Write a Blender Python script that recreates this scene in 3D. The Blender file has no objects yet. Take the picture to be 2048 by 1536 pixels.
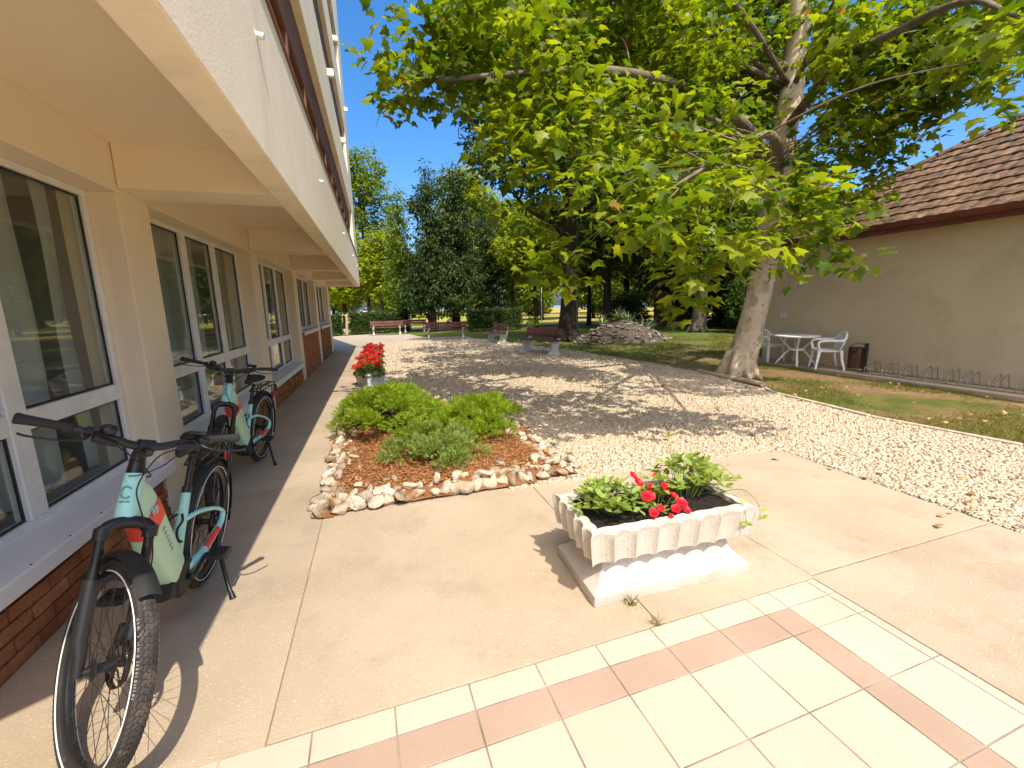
import bpy, math, random
import numpy as np
from mathutils import Vector, Matrix, Quaternion

random.seed(7)
RNG = np.random.RandomState(11)
R = math.radians
scene = bpy.context.scene
col = scene.collection

# ------------------------------------------------------------------ camera
CAM_M = [[0.9538796, -0.2994014, -0.0217380], [0.0741206, 0.1647345, 0.9835490], [0.2908950, 0.9397986, -0.1793287]]
EYE = 1.5685
cd = bpy.data.cameras.new('camera')
cam = bpy.data.objects.new('camera', cd)
col.objects.link(cam)
r_, u_, f_ = CAM_M
cam.matrix_world = Matrix(((r_[0], u_[0], -f_[0], 0), (r_[1], u_[1], -f_[1], 0), (r_[2], u_[2], -f_[2], EYE), (0, 0, 0, 1)))
cd.sensor_width = 36.0
cd.lens = 855.678 / 2048 * 36.0
cd.clip_start = 0.05
cd.clip_end = 3000
scene.camera = cam

# ------------------------------------------------------------------ sky, sun, exposure
SUN = Vector((0.16, -0.68, 1.0)).normalized()          # towards the sun
elev = math.asin(SUN.z)
world = bpy.data.worlds.new('World')
scene.world = world
world.use_nodes = True
wn, wl = world.node_tree.nodes, world.node_tree.links
bg = wn['Background']
sky = wn.new('ShaderNodeTexSky')
sky.sky_type = 'NISHITA'
sky.sun_disc = False
sky.sun_elevation = elev
sky.sun_rotation = -math.atan2(SUN.x, SUN.y)
sky.altitude = 100
sky.air_density = 0.85
sky.dust_density = 4
sky.ozone_density = 3
hs = wn.new('ShaderNodeHueSaturation')
hs.inputs['Saturation'].default_value = 1.38
wl.new(sky.outputs[0], hs.inputs['Color'])
wl.new(hs.outputs[0], bg.inputs[0])
bg.inputs[1].default_value = 0.115
sd = bpy.data.lights.new('sun', 'SUN')
sun = bpy.data.objects.new('sun', sd)
col.objects.link(sun)
sd.energy = 2.3
sd.angle = R(0.5)
sd.color = (1.0, 0.92, 0.79)
sun.rotation_euler = (-SUN).to_track_quat('-Z', 'Y').to_euler()
sun.location = (0, -20, 40)
scene.view_settings.view_transform = 'Standard'
scene.view_settings.look = 'None'
scene.view_settings.gamma = 1.0
scene.view_settings.use_curve_mapping = False
scene.view_settings.exposure = 1.46
scene.cycles.max_bounces = 10
scene.cycles.diffuse_bounces = 6
scene.cycles.glossy_bounces = 4
scene.cycles.transparent_max_bounces = 12
scene.cycles.use_denoising = True
scene.cycles.caustics_reflective = False
scene.cycles.caustics_refractive = False


# ------------------------------------------------------------------ helpers
def tag(o, label=None, cat=None, group=None, kind=None):
    if label: o['label'] = label
    if cat: o['category'] = cat
    if group: o['group'] = group
    if kind: o['kind'] = kind
    return o


def empty(name, loc=(0, 0, 0), rz=0.0, parent=None):
    o = bpy.data.objects.new(name, None)
    o.empty_display_size = 0.1
    col.objects.link(o)
    o.location = loc
    o.rotation_euler = (0, 0, rz)
    o.parent = parent
    return o


def link(name, me, parent=None):
    o = bpy.data.objects.new(name, me)
    col.objects.link(o)
    o.parent = parent
    return o


def copy_tree(o, parent=None):
    c = o.copy()
    col.objects.link(c)
    c.parent = parent
    for ch in list(o.children):
        copy_tree(ch, c)
    return c


def catmull(pts, n=6):
    P = [Vector(p) for p in pts]
    if len(P) < 3:
        return P
    out = []
    for i in range(len(P) - 1):
        p0 = P[i - 1] if i else P[0] * 2 - P[1]
        p1, p2 = P[i], P[i + 1]
        p3 = P[i + 2] if i + 2 < len(P) else P[-1] * 2 - P[-2]
        for k in range(n):
            t = k / n
            out.append(0.5 * ((2 * p1) + (p2 - p0) * t + (2 * p0 - 5 * p1 + 4 * p2 - p3) * t * t + (3 * p1 - p0 - 3 * p2 + p3) * t ** 3))
    out.append(P[-1])
    return out


class MB:
    def __init__(s):
        s.v, s.f = [], []

    def add(s, vs, fs):
        o = len(s.v)
        s.v += [tuple(p) for p in vs]
        s.f += [tuple(i + o for i in f) for f in fs]
        return s

    def box(s, x0, x1, y0, y1, z0, z1, M=None):
        vs = [(x, y, z) for z in (z0, z1) for y in (y0, y1) for x in (x0, x1)]
        if M is not None: vs = [M @ Vector(p) for p in vs]
        return s.add(vs, [(0, 2, 3, 1), (4, 5, 7, 6), (0, 1, 5, 4), (2, 6, 7, 3), (0, 4, 6, 2), (1, 3, 7, 5)])

    def prism(s, poly, z0, z1, M=None):
        n = len(poly)
        vs = [(p[0], p[1], z0) for p in poly] + [(p[0], p[1], z1) for p in poly]
        if M is not None: vs = [M @ Vector(p) for p in vs]
        fs = [tuple(range(n - 1, -1, -1)), tuple(range(n, 2 * n))]
        fs += [(i, (i + 1) % n, n + (i + 1) % n, n + i) for i in range(n)]
        return s.add(vs, fs)

    def loft(s, rings, closed=True, caps=True):
        n = len(rings[0])
        o = len(s.v)
        for r in rings: s.v += [tuple(p) for p in r]
        for k in range(len(rings) - 1):
            a, b = o + k * n, o + (k + 1) * n
            for i in range(n if closed else n - 1):
                j = (i + 1) % n
                s.f.append((a + i, a + j, b + j, b + i))
        if caps:
            s.f.append(tuple(o + i for i in range(n - 1, -1, -1)))
            e = o + (len(rings) - 1) * n
            s.f.append(tuple(e + i for i in range(n)))
        return s

    def tube(s, path, rad, n=8, caps=True, closed=False, flat=1.0):
        P = [Vector(p) for p in path]
        m = len(P)
        rs = rad if isinstance(rad, (list, tuple)) else [rad] * m
        if len(rs) != m:
            k = len(rs) - 1
            rs = [rs[min(int(i / (m - 1) * k), k - 1)] * (1 - (i / (m - 1) * k - min(int(i / (m - 1) * k), k - 1))) + rs[min(int(i / (m - 1) * k), k - 1) + 1] * (i / (m - 1) * k - min(int(i / (m - 1) * k), k - 1)) for i in range(m)]
        rings = []
        up = None
        for i in range(m):
            if closed: t = P[(i + 1) % m] - P[i - 1]
            else: t = P[min(i + 1, m - 1)] - P[max(i - 1, 0)]
            t.normalize()
            if up is None:
                up = Vector((0, 0, 1)) if abs(t.z) < 0.9 else Vector((1, 0, 0))
            side = t.cross(up)
            if side.length < 1e-6: side = t.orthogonal()
            side.normalize()
            up = side.cross(t).normalized()
            rings.append([P[i] + side * (math.cos(2 * math.pi * k / n) * rs[i]) + up * (math.sin(2 * math.pi * k / n) * rs[i] * flat) for k in range(n)])
        if closed:
            rings.append(rings[0])
            return s.loft(rings, True, False)
        return s.loft(rings, True, caps)

    def lathe(s, prof, n=16, M=None, caps=True):
        rings = []
        for r, z in prof:
            ring = [Vector((r * math.cos(2 * math.pi * k / n), r * math.sin(2 * math.pi * k / n), z)) for k in range(n)]
            if M is not None: ring = [M @ p for p in ring]
            rings.append(ring)
        return s.loft(rings, True, caps)

    def mesh(s, name, mat=None, smooth=False):
        me = bpy.data.meshes.new(name)
        me.from_pydata(s.v, [], s.f)
        if mat: me.materials.append(mat)
        if smooth: me.polygons.foreach_set('use_smooth', [True] * len(me.polygons))
        me.update()
        return me

    def build(s, name, mat, parent=None, smooth=False, bevel=0.0, seg=2, sharp=None):
        o = link(name, s.mesh(name, mat, smooth), parent)
        if bevel:
            b = o.modifiers.new('bevel', 'BEVEL')
            b.width = bevel
            b.segments = seg
            b.limit_method = 'ANGLE'
            b.angle_limit = R(40)
        if smooth and sharp:
            try:
                o.data.set_sharp_from_angle(angle=R(sharp))
            except Exception:
                pass
        return o


def np_mesh(name, verts, faces, mat, tint=None, smooth=False):
    """verts (N,3), faces (M,k) all of one length; tint: one value per face"""
    me = bpy.data.meshes.new(name)
    V = np.ascontiguousarray(verts, dtype=np.float32)
    Fc = np.ascontiguousarray(faces, dtype=np.int32)
    m, k = Fc.shape
    me.vertices.add(len(V))
    me.vertices.foreach_set('co', V.ravel())
    me.loops.add(m * k)
    me.loops.foreach_set('vertex_index', Fc.ravel())
    me.polygons.add(m)
    me.polygons.foreach_set('loop_start', np.arange(m, dtype=np.int32) * k)
    try:
        me.polygons.foreach_set('loop_total', np.full(m, k, dtype=np.int32))
    except Exception:
        pass
    if smooth: me.polygons.foreach_set('use_smooth', np.ones(m, dtype=bool))
    me.materials.append(mat)
    me.update(calc_edges=True)
    if tint is not None:
        at = me.attributes.new('tint', 'FLOAT', 'FACE')
        at.data.foreach_set('value', np.ascontiguousarray(tint, dtype=np.float32))
    me.validate()
    return me


def scatter(template_v, template_f, pos, X, Y, Z, size):
    """copies of a template at pos with axes X,Y,Z (n,3) and size (n,) or (n,3)"""
    tv = np.asarray(template_v, float)
    tf = np.asarray(template_f, int)
    n = len(pos)
    size = np.asarray(size, float)
    if size.ndim == 1: size = np.stack([size] * 3, 1)
    V = (pos[:, None, :] + tv[None, :, 0:1] * (X * size[:, 0:1])[:, None, :] + tv[None, :, 1:2] * (Y * size[:, 1:2])[:, None, :] + tv[None, :, 2:3] * (Z * size[:, 2:3])[:, None, :])
    Fc = tf[None] + (np.arange(n) * len(tv))[:, None, None]
    return V.reshape(-1, 3), Fc.reshape(-1, tf.shape[1])


def norm(a):
    return a / np.maximum(np.linalg.norm(a, axis=1, keepdims=True), 1e-9)


def rand_unit(n, rng=RNG):
    return norm(rng.normal(size=(n, 3)))


def frames(normal, along):
    Z = norm(normal)
    X = norm(along - Z * np.sum(along * Z, 1, keepdims=True))
    Y = np.cross(Z, X)
    return X, Y, Z


# ------------------------------------------------------------------ materials
MATS = {}


def newmat(name):
    m = bpy.data.materials.new(name)
    m.use_nodes = True
    MATS[name] = m
    nt = m.node_tree
    return m, nt.nodes, nt.links, nt.nodes['Principled BSDF']


def mix_rgb(n, l, fac, a, b):
    mx = n.new('ShaderNodeMix')
    mx.data_type = 'RGBA'
    for sock, val in ((mx.inputs[0], fac), (mx.inputs[6], a), (mx.inputs[7], b)):
        if hasattr(val, 'links'): l.new(val, sock)
        elif isinstance(val, (int, float)): sock.default_value = val
        else: sock.default_value = (*val, 1)
    return mx.outputs[2]


def noise(n, l, vec, scale, detail=4.0, rough=0.55, stretch=None):
    if stretch:
        mp = n.new('ShaderNodeMapping')
        mp.inputs['Scale'].default_value = stretch
        l.new(vec, mp.inputs[0])
        vec = mp.outputs[0]
    t = n.new('ShaderNodeTexNoise')
    t.inputs['Scale'].default_value = scale
    t.inputs['Detail'].default_value = detail
    t.inputs['Roughness'].default_value = rough
    l.new(vec, t.inputs['Vector'])
    return t.outputs['Fac']


def ramp(n, l, fac, lo, hi):
    r = n.new('ShaderNodeMapRange')
    r.inputs[1].default_value, r.inputs[2].default_value = lo, hi
    l.new(fac, r.inputs[0])
    return r.outputs[0]


def surf(name, c1, c2, scale=3.0, rough=0.85, bump=0.0, bscale=60.0, c3=None, scale3=25.0, f3=(0.55, 0.75), spec=0.3, lo=0.35, hi=0.65, metal=0.0, objvar=0.0, stretch=None, coord='pos', bstretch=None, stain=None, speck=None, streak=None, crack=None):
    m, n, l, b = newmat(name)
    if coord == 'pos':
        g = n.new('ShaderNodeNewGeometry')
        vec = g.outputs['Position']
    else:
        g = n.new('ShaderNodeTexCoord')
        vec = g.outputs['Object']
    fac = ramp(n, l, noise(n, l, vec, scale, stretch=stretch), lo, hi)
    c = mix_rgb(n, l, fac, c1, c2)
    if c3:
        c = mix_rgb(n, l, ramp(n, l, noise(n, l, vec, scale3, 6.0, 0.65), *f3), c, c3)
    if stain:
        sa = ramp(n, l, noise(n, l, vec, 0.8, 8.0, 0.72), 0.56, 0.74)
        sb_ = ramp(n, l, noise(n, l, vec, 7.0, 6.0, 0.7), 0.40, 0.70)
        mu = n.new('ShaderNodeMath')
        mu.operation = 'MULTIPLY'
        l.new(sa, mu.inputs[0])
        l.new(sb_, mu.inputs[1])
        c = mix_rgb(n, l, mu.outputs[0], c, stain)
    if speck:
        c = mix_rgb(n, l, ramp(n, l, noise(n, l, vec, 130.0, 2.0, 0.5), 0.66, 0.72), c, speck)
    if crack:
        nz_ = n.new('ShaderNodeTexNoise')
        nz_.inputs['Scale'].default_value = 2.5
        nz_.inputs['Detail'].default_value = 5.0
        l.new(vec, nz_.inputs['Vector'])
        va = n.new('ShaderNodeVectorMath')
        va.operation = 'MULTIPLY_ADD'
        va.inputs[1].default_value = (0.35, 0.35, 0.0)
        l.new(nz_.outputs['Color'], va.inputs[0])
        l.new(vec, va.inputs[2])
        vr = n.new('ShaderNodeTexVoronoi')
        vr.feature = 'DISTANCE_TO_EDGE'
        vr.inputs['Scale'].default_value = 0.42
        l.new(va.outputs[0], vr.inputs['Vector'])
        ck = ramp(n, l, vr.outputs['Distance'], 0.0022, 0.0006)
        mk = ramp(n, l, noise(n, l, vec, 0.6, 3.0), 0.44, 0.54)
        mm = n.new('ShaderNodeMath')
        mm.operation = 'MULTIPLY'
        l.new(ck, mm.inputs[0])
        l.new(mk, mm.inputs[1])
        c = mix_rgb(n, l, mm.outputs[0], c, crack)
    if streak:
        sk = ramp(n, l, noise(n, l, vec, 3.0, 6.0, 0.65, stretch=(1.6, 1.6, 0.12)), 0.50, 0.85)
        c = mix_rgb(n, l, sk, c, streak)
    if objvar:
        oi = n.new('ShaderNodeObjectInfo')
        hv = n.new('ShaderNodeHueSaturation')
        mr = n.new('ShaderNodeMapRange')
        mr.inputs[3].default_value, mr.inputs[4].default_value = 1 - objvar, 1 + objvar
        l.new(oi.outputs['Random'], mr.inputs[0])
        l.new(mr.outputs[0], hv.inputs['Value'])
        l.new(c, hv.inputs['Color'])
        c = hv.outputs[0]
    l.new(c, b.inputs['Base Color'])
    b.inputs['Roughness'].default_value = rough
    b.inputs['Metallic'].default_value = metal
    b.inputs['Specular IOR Level'].default_value = spec
    if bump:
        bp = n.new('ShaderNodeBump')
        bp.inputs['Strength'].default_value = bump
        bp.inputs['Distance'].default_value = 0.02
        l.new(noise(n, l, vec, bscale, 5.0, 0.6, stretch=bstretch), bp.inputs['Height'])
        l.new(bp.outputs[0], b.inputs['Normal'])
    return m


def leafmat(name, dark, light, trans=0.4, warm=None, gloss=0.45, tl=None):
    m, n, l, b = newmat(name)
    at = n.new('ShaderNodeAttribute')
    at.attribute_name = 'tint'
    c = mix_rgb(n, l, at.outputs['Fac'], dark, light)
    if warm:
        gt = n.new('ShaderNodeMath')
        gt.operation = 'GREATER_THAN'
        gt.inputs[1].default_value = 0.985
        l.new(at.outputs['Fac'], gt.inputs[0])
        c = mix_rgb(n, l, gt.outputs[0], c, warm)
    l.new(c, b.inputs['Base Color'])
    b.inputs['Roughness'].default_value = gloss
    b.inputs['Specular IOR Level'].default_value = 0.35
    tr = n.new('ShaderNodeBsdfTranslucent')
    tc = n.new('ShaderNodeMix')
    tc.data_type = 'RGBA'
    tc.blend_type = 'MULTIPLY'
    tc.inputs[0].default_value = 1.0
    l.new(c, tc.inputs[6])
    tc.inputs[7].default_value = (*(tl or (2.2, 1.75, 0.5)), 1)
    l.new(tc.outputs[2], tr.inputs['Color'])
    ms = n.new('ShaderNodeMixShader')
    ms.inputs[0].default_value = trans
    l.new(b.outputs[0], ms.inputs[1])
    l.new(tr.outputs[0], ms.inputs[2])
    l.new(ms.outputs[0], n['Material Output'].inputs[0])
    return m


def plain(name, c, rough=0.5, metal=0.0, spec=0.4, bump=0.0, bscale=200.0, coat=0.0):
    m = surf(name, tuple(x * 0.93 for x in c), tuple(min(1, x * 1.06) for x in c), 9.0, rough, bump, bscale, spec=spec, metal=metal, coord='obj')
    if coat: m.node_tree.nodes['Principled BSDF'].inputs['Coat Weight'].default_value = coat
    return m


# ground and masonry
concrete = surf('concrete', (0.36, 0.282, 0.195), (0.435, 0.345, 0.245), 0.9, 0.9, 0.30, 110, c3=(0.30, 0.235, 0.165), scale3=2.6, f3=(0.52, 0.80), spec=0.2, objvar=0.05, stain=(0.245, 0.19, 0.13), speck=(0.60, 0.51, 0.40))
concrete_base = surf('joint_dirt', (0.17, 0.13, 0.085), (0.30, 0.235, 0.155), 8, 0.95, 0.4, 60)
tile_light = surf('tile_cream', (0.475, 0.375, 0.285), (0.525, 0.42, 0.322), 1.2, 0.5, 0.05, 160, stain=(0.40, 0.31, 0.23), speck=(0.47, 0.36, 0.27), c3=(0.53, 0.41, 0.31), scale3=40, f3=(0.6, 0.8), spec=0.3, objvar=0.045)
tile_dark = surf('tile_taupe', (0.335, 0.240, 0.172), (0.37, 0.268, 0.195), 2.5, 0.55, 0.05, 160, c3=(0.31, 0.222, 0.16), scale3=90, f3=(0.5, 0.75), spec=0.3, objvar=0.03)
grout = surf('grout', (0.17, 0.135, 0.10), (0.36, 0.29, 0.225), 5, 0.95, 0.2, 120)
stucco_cream = surf('stucco_cream', (0.84, 0.72, 0.535), (0.88, 0.765, 0.58), 0.9, 0.92, 0.3, 130, c3=(0.79, 0.65, 0.44), scale3=3.0, f3=(0.62, 0.9), spec=0.15)
stucco_white = surf('stucco_white', (0.91, 0.80, 0.615), (0.935, 0.835, 0.66), 1.2, 0.95, 0.15, 75, c3=(0.82, 0.72, 0.57), streak=(0.74, 0.65, 0.51), scale3=2.2, f3=(0.55, 0.85), spec=0.15)
wall_tan = surf('wall_tan', (0.54, 0.445, 0.295), (0.61, 0.505, 0.34), 0.7, 0.95, 0.5, 100, stain=(0.43, 0.345, 0.22), c3=(0.46, 0.365, 0.23), scale3=1.6, f3=(0.52, 0.85), spec=0.12)
brick_mat = surf('brick_red', (0.34, 0.125, 0.055), (0.47, 0.20, 0.085), 6, 0.9, 0.5, 80, c3=(0.25, 0.085, 0.04), scale3=20, f3=(0.55, 0.8), objvar=0.22, spec=0.15)
brick_joint = surf('mortar', (0.22, 0.12, 0.075), (0.31, 0.19, 0.12), 10, 0.95, 0.4, 90)
white_frame = plain('white_frame', (0.78, 0.78, 0.76), 0.35, spec=0.45)
white_sill = surf('white_sill', (0.70, 0.71, 0.73), (0.77, 0.775, 0.78), 3, 0.5, c3=(0.60, 0.60, 0.60), scale3=9, f3=(0.6, 0.85), spec=0.4)
brown_wood = surf('brown_frame', (0.16, 0.07, 0.04), (0.24, 0.115, 0.065), 5, 0.7, 0.2, 60, stretch=(1, 0.15, 1))
gutter_mat = surf('gutter_maroon', (0.105, 0.028, 0.018), (0.15, 0.045, 0.028), 3, 0.45, spec=0.4)
roof_tile_mat = surf('roof_tile', (0.145, 0.085, 0.050), (0.25, 0.155, 0.095), 3.6, 0.9, 0.4, 60, c3=(0.055, 0.044, 0.032), scale3=7.0, f3=(0.46, 0.62), objvar=0.18, spec=0.15)
gravel_mat = surf('gravel_bed', (0.38, 0.312, 0.228), (0.47, 0.392, 0.295), 30, 0.95, 1.0, 34, c3=(0.27, 0.215, 0.15), scale3=38, f3=(0.5, 0.66), spec=0.15)
soil_dark = surf('potting_soil', (0.012, 0.009, 0.007), (0.03, 0.022, 0.016), 40, 0.95, 1.0, 90)
white_stone = surf('planter_white', (0.45, 0.415, 0.35), (0.51, 0.475, 0.415), 4, 0.85, 0.25, 55, stain=(0.24, 0.20, 0.145), speck=(0.22, 0.18, 0.13), c3=(0.36, 0.315, 0.25), scale3=9, f3=(0.58, 0.80), spec=0.2)
box_white = surf('trough_white', (0.68, 0.67, 0.65), (0.76, 0.75, 0.73), 3, 0.8, 0.1, 60, spec=0.25)
kerb_mat = surf('kerb_concrete', (0.42, 0.35, 0.26), (0.54, 0.46, 0.35), 5, 0.95, 0.4, 60, c3=(0.25, 0.20, 0.14), scale3=9, objvar=0.1)
timber = surf('old_timber', (0.33, 0.26, 0.18), (0.46, 0.38, 0.28), 4, 0.9, 0.5, 40, stretch=(1, 0.2, 1))
stone_mat = surf('border_stone', (0.40, 0.315, 0.215), (0.56, 0.49, 0.385), 9, 0.9, 0.9, 40, c3=(0.34, 0.195, 0.085), scale3=5, f3=(0.50, 0.62), objvar=0.30, spec=0.15)
rock_mat = surf('rockery_stone', (0.11, 0.10, 0.082), (0.24, 0.215, 0.175), 4, 0.9, 0.6, 30, objvar=0.35)
mulch_mat = surf('mulch', (0.20, 0.085, 0.03), (0.32, 0.145, 0.055), 30, 0.95, 1.0, 60)
asphalt = surf('path_grey', (0.20, 0.20, 0.20), (0.28, 0.275, 0.27), 3, 0.9)
steel = plain('galvanised_steel', (0.42, 0.42, 0.42), 0.35, 0.9)
black_steel = plain('black_steel', (0.02, 0.02, 0.02), 0.45)
white_plastic = plain('white_plastic', (0.78, 0.79, 0.80), 0.4, spec=0.45)
bench_wood = surf('bench_wood', (0.10, 0.035, 0.025), (0.17, 0.06, 0.042), 3, 0.65, 0.2, 40, objvar=0.15)
bench_leg = surf('bench_concrete', (0.58, 0.54, 0.48), (0.68, 0.65, 0.59), 6, 0.9, 0.3, 60)
curtain_mat = leafmat('curtain_cloth', (0.86, 0.88, 0.85), (0.86, 0.88, 0.85), 0.45, gloss=0.9, tl=(1, 1, 1))
room_mat = surf('room_dark', (0.40, 0.39, 0.36), (0.46, 0.45, 0.42), 1.5, 0.9)
shed_wood = surf('shed_wood', (0.10, 0.045, 0.028), (0.16, 0.075, 0.045), 2, 0.9, 0.3, 30, objvar=0.2)
lake_mat = plain('lake_water', (0.10, 0.24, 0.42), 0.25)

# lawn: grass, worn earth
m, n, l, b = newmat('lawn')
g = n.new('ShaderNodeNewGeometry')
v = g.outputs['Position']
cg = mix_rgb(n, l, ramp(n, l, noise(n, l, v, 2.0), 0.35, 0.65), (0.085, 0.105, 0.024), (0.16, 0.155, 0.04))
cgd = mix_rgb(n, l, ramp(n, l, noise(n, l, v, 7.0), 0.3, 0.7), (0.20, 0.125, 0.062), (0.30, 0.195, 0.105))
pat = noise(n, l, v, 0.55, 6.0, 0.62)
lawn_patch = ramp(n, l, pat, 0.42, 0.55)
c = mix_rgb(n, l, lawn_patch, cg, cgd)
sep = n.new('ShaderNodeSeparateXYZ')
l.new(v, sep.inputs[0])
far = ramp(n, l, sep.outputs[1], 9.0, 16.0)
c = mix_rgb(n, l, far, c, mix_rgb(n, l, ramp(n, l, noise(n, l, v, 1.2), 0.3, 0.7), (0.075, 0.105, 0.020), (0.125, 0.15, 0.032)))
l.new(c, b.inputs['Base Color'])
b.inputs['Roughness'].default_value = 0.95
b.inputs['Specular IOR Level'].default_value = 0.1
bp = n.new('ShaderNodeBump')
bp.inputs['Strength'].default_value = 0.9
bp.inputs['Distance'].default_value = 0.04
l.new(noise(n, l, v, 35, 6.0, 0.7), bp.inputs['Height'])
l.new(bp.outputs[0], b.inputs['Normal'])
lawn_mat = m
meadow = surf('meadow', (0.24, 0.235, 0.035), (0.36, 0.30, 0.065), 0.12, 0.95, 0.5, 8, c3=(0.40, 0.27, 0.12), scale3=0.05, f3=(0.5, 0.7), spec=0.1)

# bark of the plane tree: pale with olive and brown flakes
m, n, l, b = newmat('plane_bark')
g = n.new('ShaderNodeNewGeometry')
v = g.outputs['Position']
vo = n.new('ShaderNodeTexVoronoi')
vo.feature = 'F1'
mp = n.new('ShaderNodeMapping')
mp.inputs['Scale'].default_value = (1, 1, 0.45)
nz = n.new('ShaderNodeTexNoise')
nz.inputs['Scale'].default_value = 6
l.new(v, nz.inputs['Vector'])
vm = n.new('ShaderNodeVectorMath')
vm.operation = 'MULTIPLY_ADD'
vm.inputs[1].default_value = (0.12, 0.12, 0.12)
l.new(nz.outputs['Color'], vm.inputs[0])
l.new(v, vm.inputs[2])
l.new(vm.outputs[0], mp.inputs[0])
l.new(mp.outputs[0], vo.inputs['Vector'])
vo.inputs['Scale'].default_value = 9
c = mix_rgb(n, l, ramp(n, l, noise(n, l, v, 3, stretch=(1, 1, 0.4)), 0.4, 0.6), (0.40, 0.305, 0.195), (0.52, 0.425, 0.295))
c = mix_rgb(n, l, ramp(n, l, vo.outputs['Color'], 0.66, 0.74), c, (0.33, 0.25, 0.16))
c = mix_rgb(n, l, ramp(n, l, noise(n, l, v, 14, 5, stretch=(1, 1, 0.5)), 0.60, 0.66), c, (0.20, 0.155, 0.085))
l.new(c, b.inputs['Base Color'])
b.inputs['Roughness'].default_value = 0.85
bp = n.new('ShaderNodeBump')
bp.inputs['Strength'].default_value = 0.5
bp.inputs['Distance'].default_value = 0.02
l.new(vo.outputs['Distance'], bp.inputs['Height'])
l.new(bp.outputs[0], b.inputs['Normal'])
plane_bark = m
branch_bark = surf('branch_bark', (0.105, 0.085, 0.055), (0.19, 0.155, 0.105), 6, 0.9, 0.4, 30)
dark_bark = surf('dark_bark', (0.016, 0.011, 0.008), (0.036, 0.026, 0.018), 6, 0.95, 1.0, 18, stretch=(1, 1, 0.25), bstretch=(1, 1, 0.25))  # dark bark, deepened further to stand in for shade on the trunk
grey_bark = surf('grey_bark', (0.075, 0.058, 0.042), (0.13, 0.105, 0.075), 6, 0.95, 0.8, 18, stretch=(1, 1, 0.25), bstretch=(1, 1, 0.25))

# foliage
plane_leaf = leafmat('plane_leaf', (0.055, 0.110, 0.007), (0.26, 0.31, 0.016), 0.5, warm=(0.30, 0.13, 0.03), tl=(1.9, 1.8, 0.5))  # tint range widened to put sunlit and shaded tones into the colour
dark_leaf = leafmat('dark_leaf', (0.030, 0.062, 0.010), (0.080, 0.130, 0.020), 0.35)
conifer_leaf = leafmat('conifer_leaf', (0.022, 0.050, 0.009), (0.065, 0.105, 0.016), 0.2, gloss=0.7)
bright_leaf = leafmat('bright_leaf', (0.125, 0.190, 0.010), (0.270, 0.330, 0.020), 0.45)
mid_leaf = leafmat('mid_leaf', (0.070, 0.125, 0.012), (0.165, 0.235, 0.022), 0.40)
hedge_leaf = leafmat('hedge_leaf', (0.030, 0.060, 0.010), (0.070, 0.115, 0.018), 0.25)
juniper_leaf = leafmat('juniper_leaf', (0.090, 0.185, 0.010), (0.36, 0.47, 0.030), 0.40, gloss=0.6)
juniper_grey = leafmat('juniper_grey_leaf', (0.115, 0.190, 0.030), (0.29, 0.36, 0.085), 0.33, gloss=0.6)
plant_leaf = leafmat('bedding_leaf', (0.12, 0.205, 0.022), (0.31, 0.40, 0.085), 0.38)
grass_leaf = leafmat('grass_blade', (0.085, 0.120, 0.018), (0.22, 0.22, 0.045), 0.35, gloss=0.7)
yucca_leaf = leafmat('yucca_leaf', (0.10, 0.16, 0.07), (0.22, 0.28, 0.15), 0.15)
red_petal = leafmat('red_petal', (0.52, 0.008, 0.022), (0.70, 0.016, 0.035), 0.3, tl=(1.1, 1, 1))
orange_petal = leafmat('orange_petal', (0.62, 0.035, 0.015), (0.75, 0.09, 0.02), 0.3, tl=(1.1, 1, 1))
stem_green = plain('stem_green', (0.13, 0.17, 0.04), 0.6)

# pebbles with a colour of their own per stone
m, n, l, b = newmat('pebble')
at = n.new('ShaderNodeAttribute')
at.attribute_name = 'tint'
cr = n.new('ShaderNodeValToRGB')
el = cr.color_ramp.elements
el[0].position, el[0].color = 0.0, (0.24, 0.18, 0.115, 1)
el[1].position, el[1].color = 1.0, (0.58, 0.495, 0.375, 1)
e2 = el.new(0.25); e2.color = (0.40, 0.315, 0.22, 1)
e3 = el.new(0.6); e3.color = (0.475, 0.385, 0.27, 1)
l.new(at.outputs['Fac'], cr.inputs[0])
l.new(cr.outputs[0], b.inputs['Base Color'])
b.inputs['Roughness'].default_value = 0.9
b.inputs['Specular IOR Level'].default_value = 0.15
pebble_mat = m
chip_mat = leafmat('mulch_chip', (0.17, 0.065, 0.022), (0.48, 0.235, 0.085), 0.0, gloss=0.95)

# glass pane: real thin glass, clear with Fresnel reflection
m, n, l, b = newmat('window_glass')
n.remove(b)
tr = n.new('ShaderNodeBsdfTransparent')
tr.inputs[0].default_value = (0.93, 0.96, 0.94, 1)
gl = n.new('ShaderNodeBsdfGlossy')
gl.inputs['Roughness'].default_value = 0.005
ge = n.new('ShaderNodeNewGeometry')          # Schlick reflectance, the same from both sides
dt_ = n.new('ShaderNodeVectorMath')
dt_.operation = 'DOT_PRODUCT'
l.new(ge.outputs['Normal'], dt_.inputs[0])
l.new(ge.outputs['Incoming'], dt_.inputs[1])


def mth(op, a, b_=None):
    q = n.new('ShaderNodeMath')
    q.operation = op
    for i_, x_ in enumerate((a, b_)):
        if x_ is None: continue
        if hasattr(x_, 'links'): l.new(x_, q.inputs[i_])
        else: q.inputs[i_].default_value = x_
    return q.outputs[0]


fres = mth('ADD', mth('MULTIPLY', mth('POWER', mth('SUBTRACT', 1.0, mth('ABSOLUTE', dt_.outputs['Value'])), 5.0), 0.94), 0.06)
ms = n.new('ShaderNodeMixShader')
l.new(fres, ms.inputs[0])
l.new(tr.outputs[0], ms.inputs[1])
l.new(gl.outputs[0], ms.inputs[2])
l.new(ms.outputs[0], n['Material Output'].inputs[0])
glass = m


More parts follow.
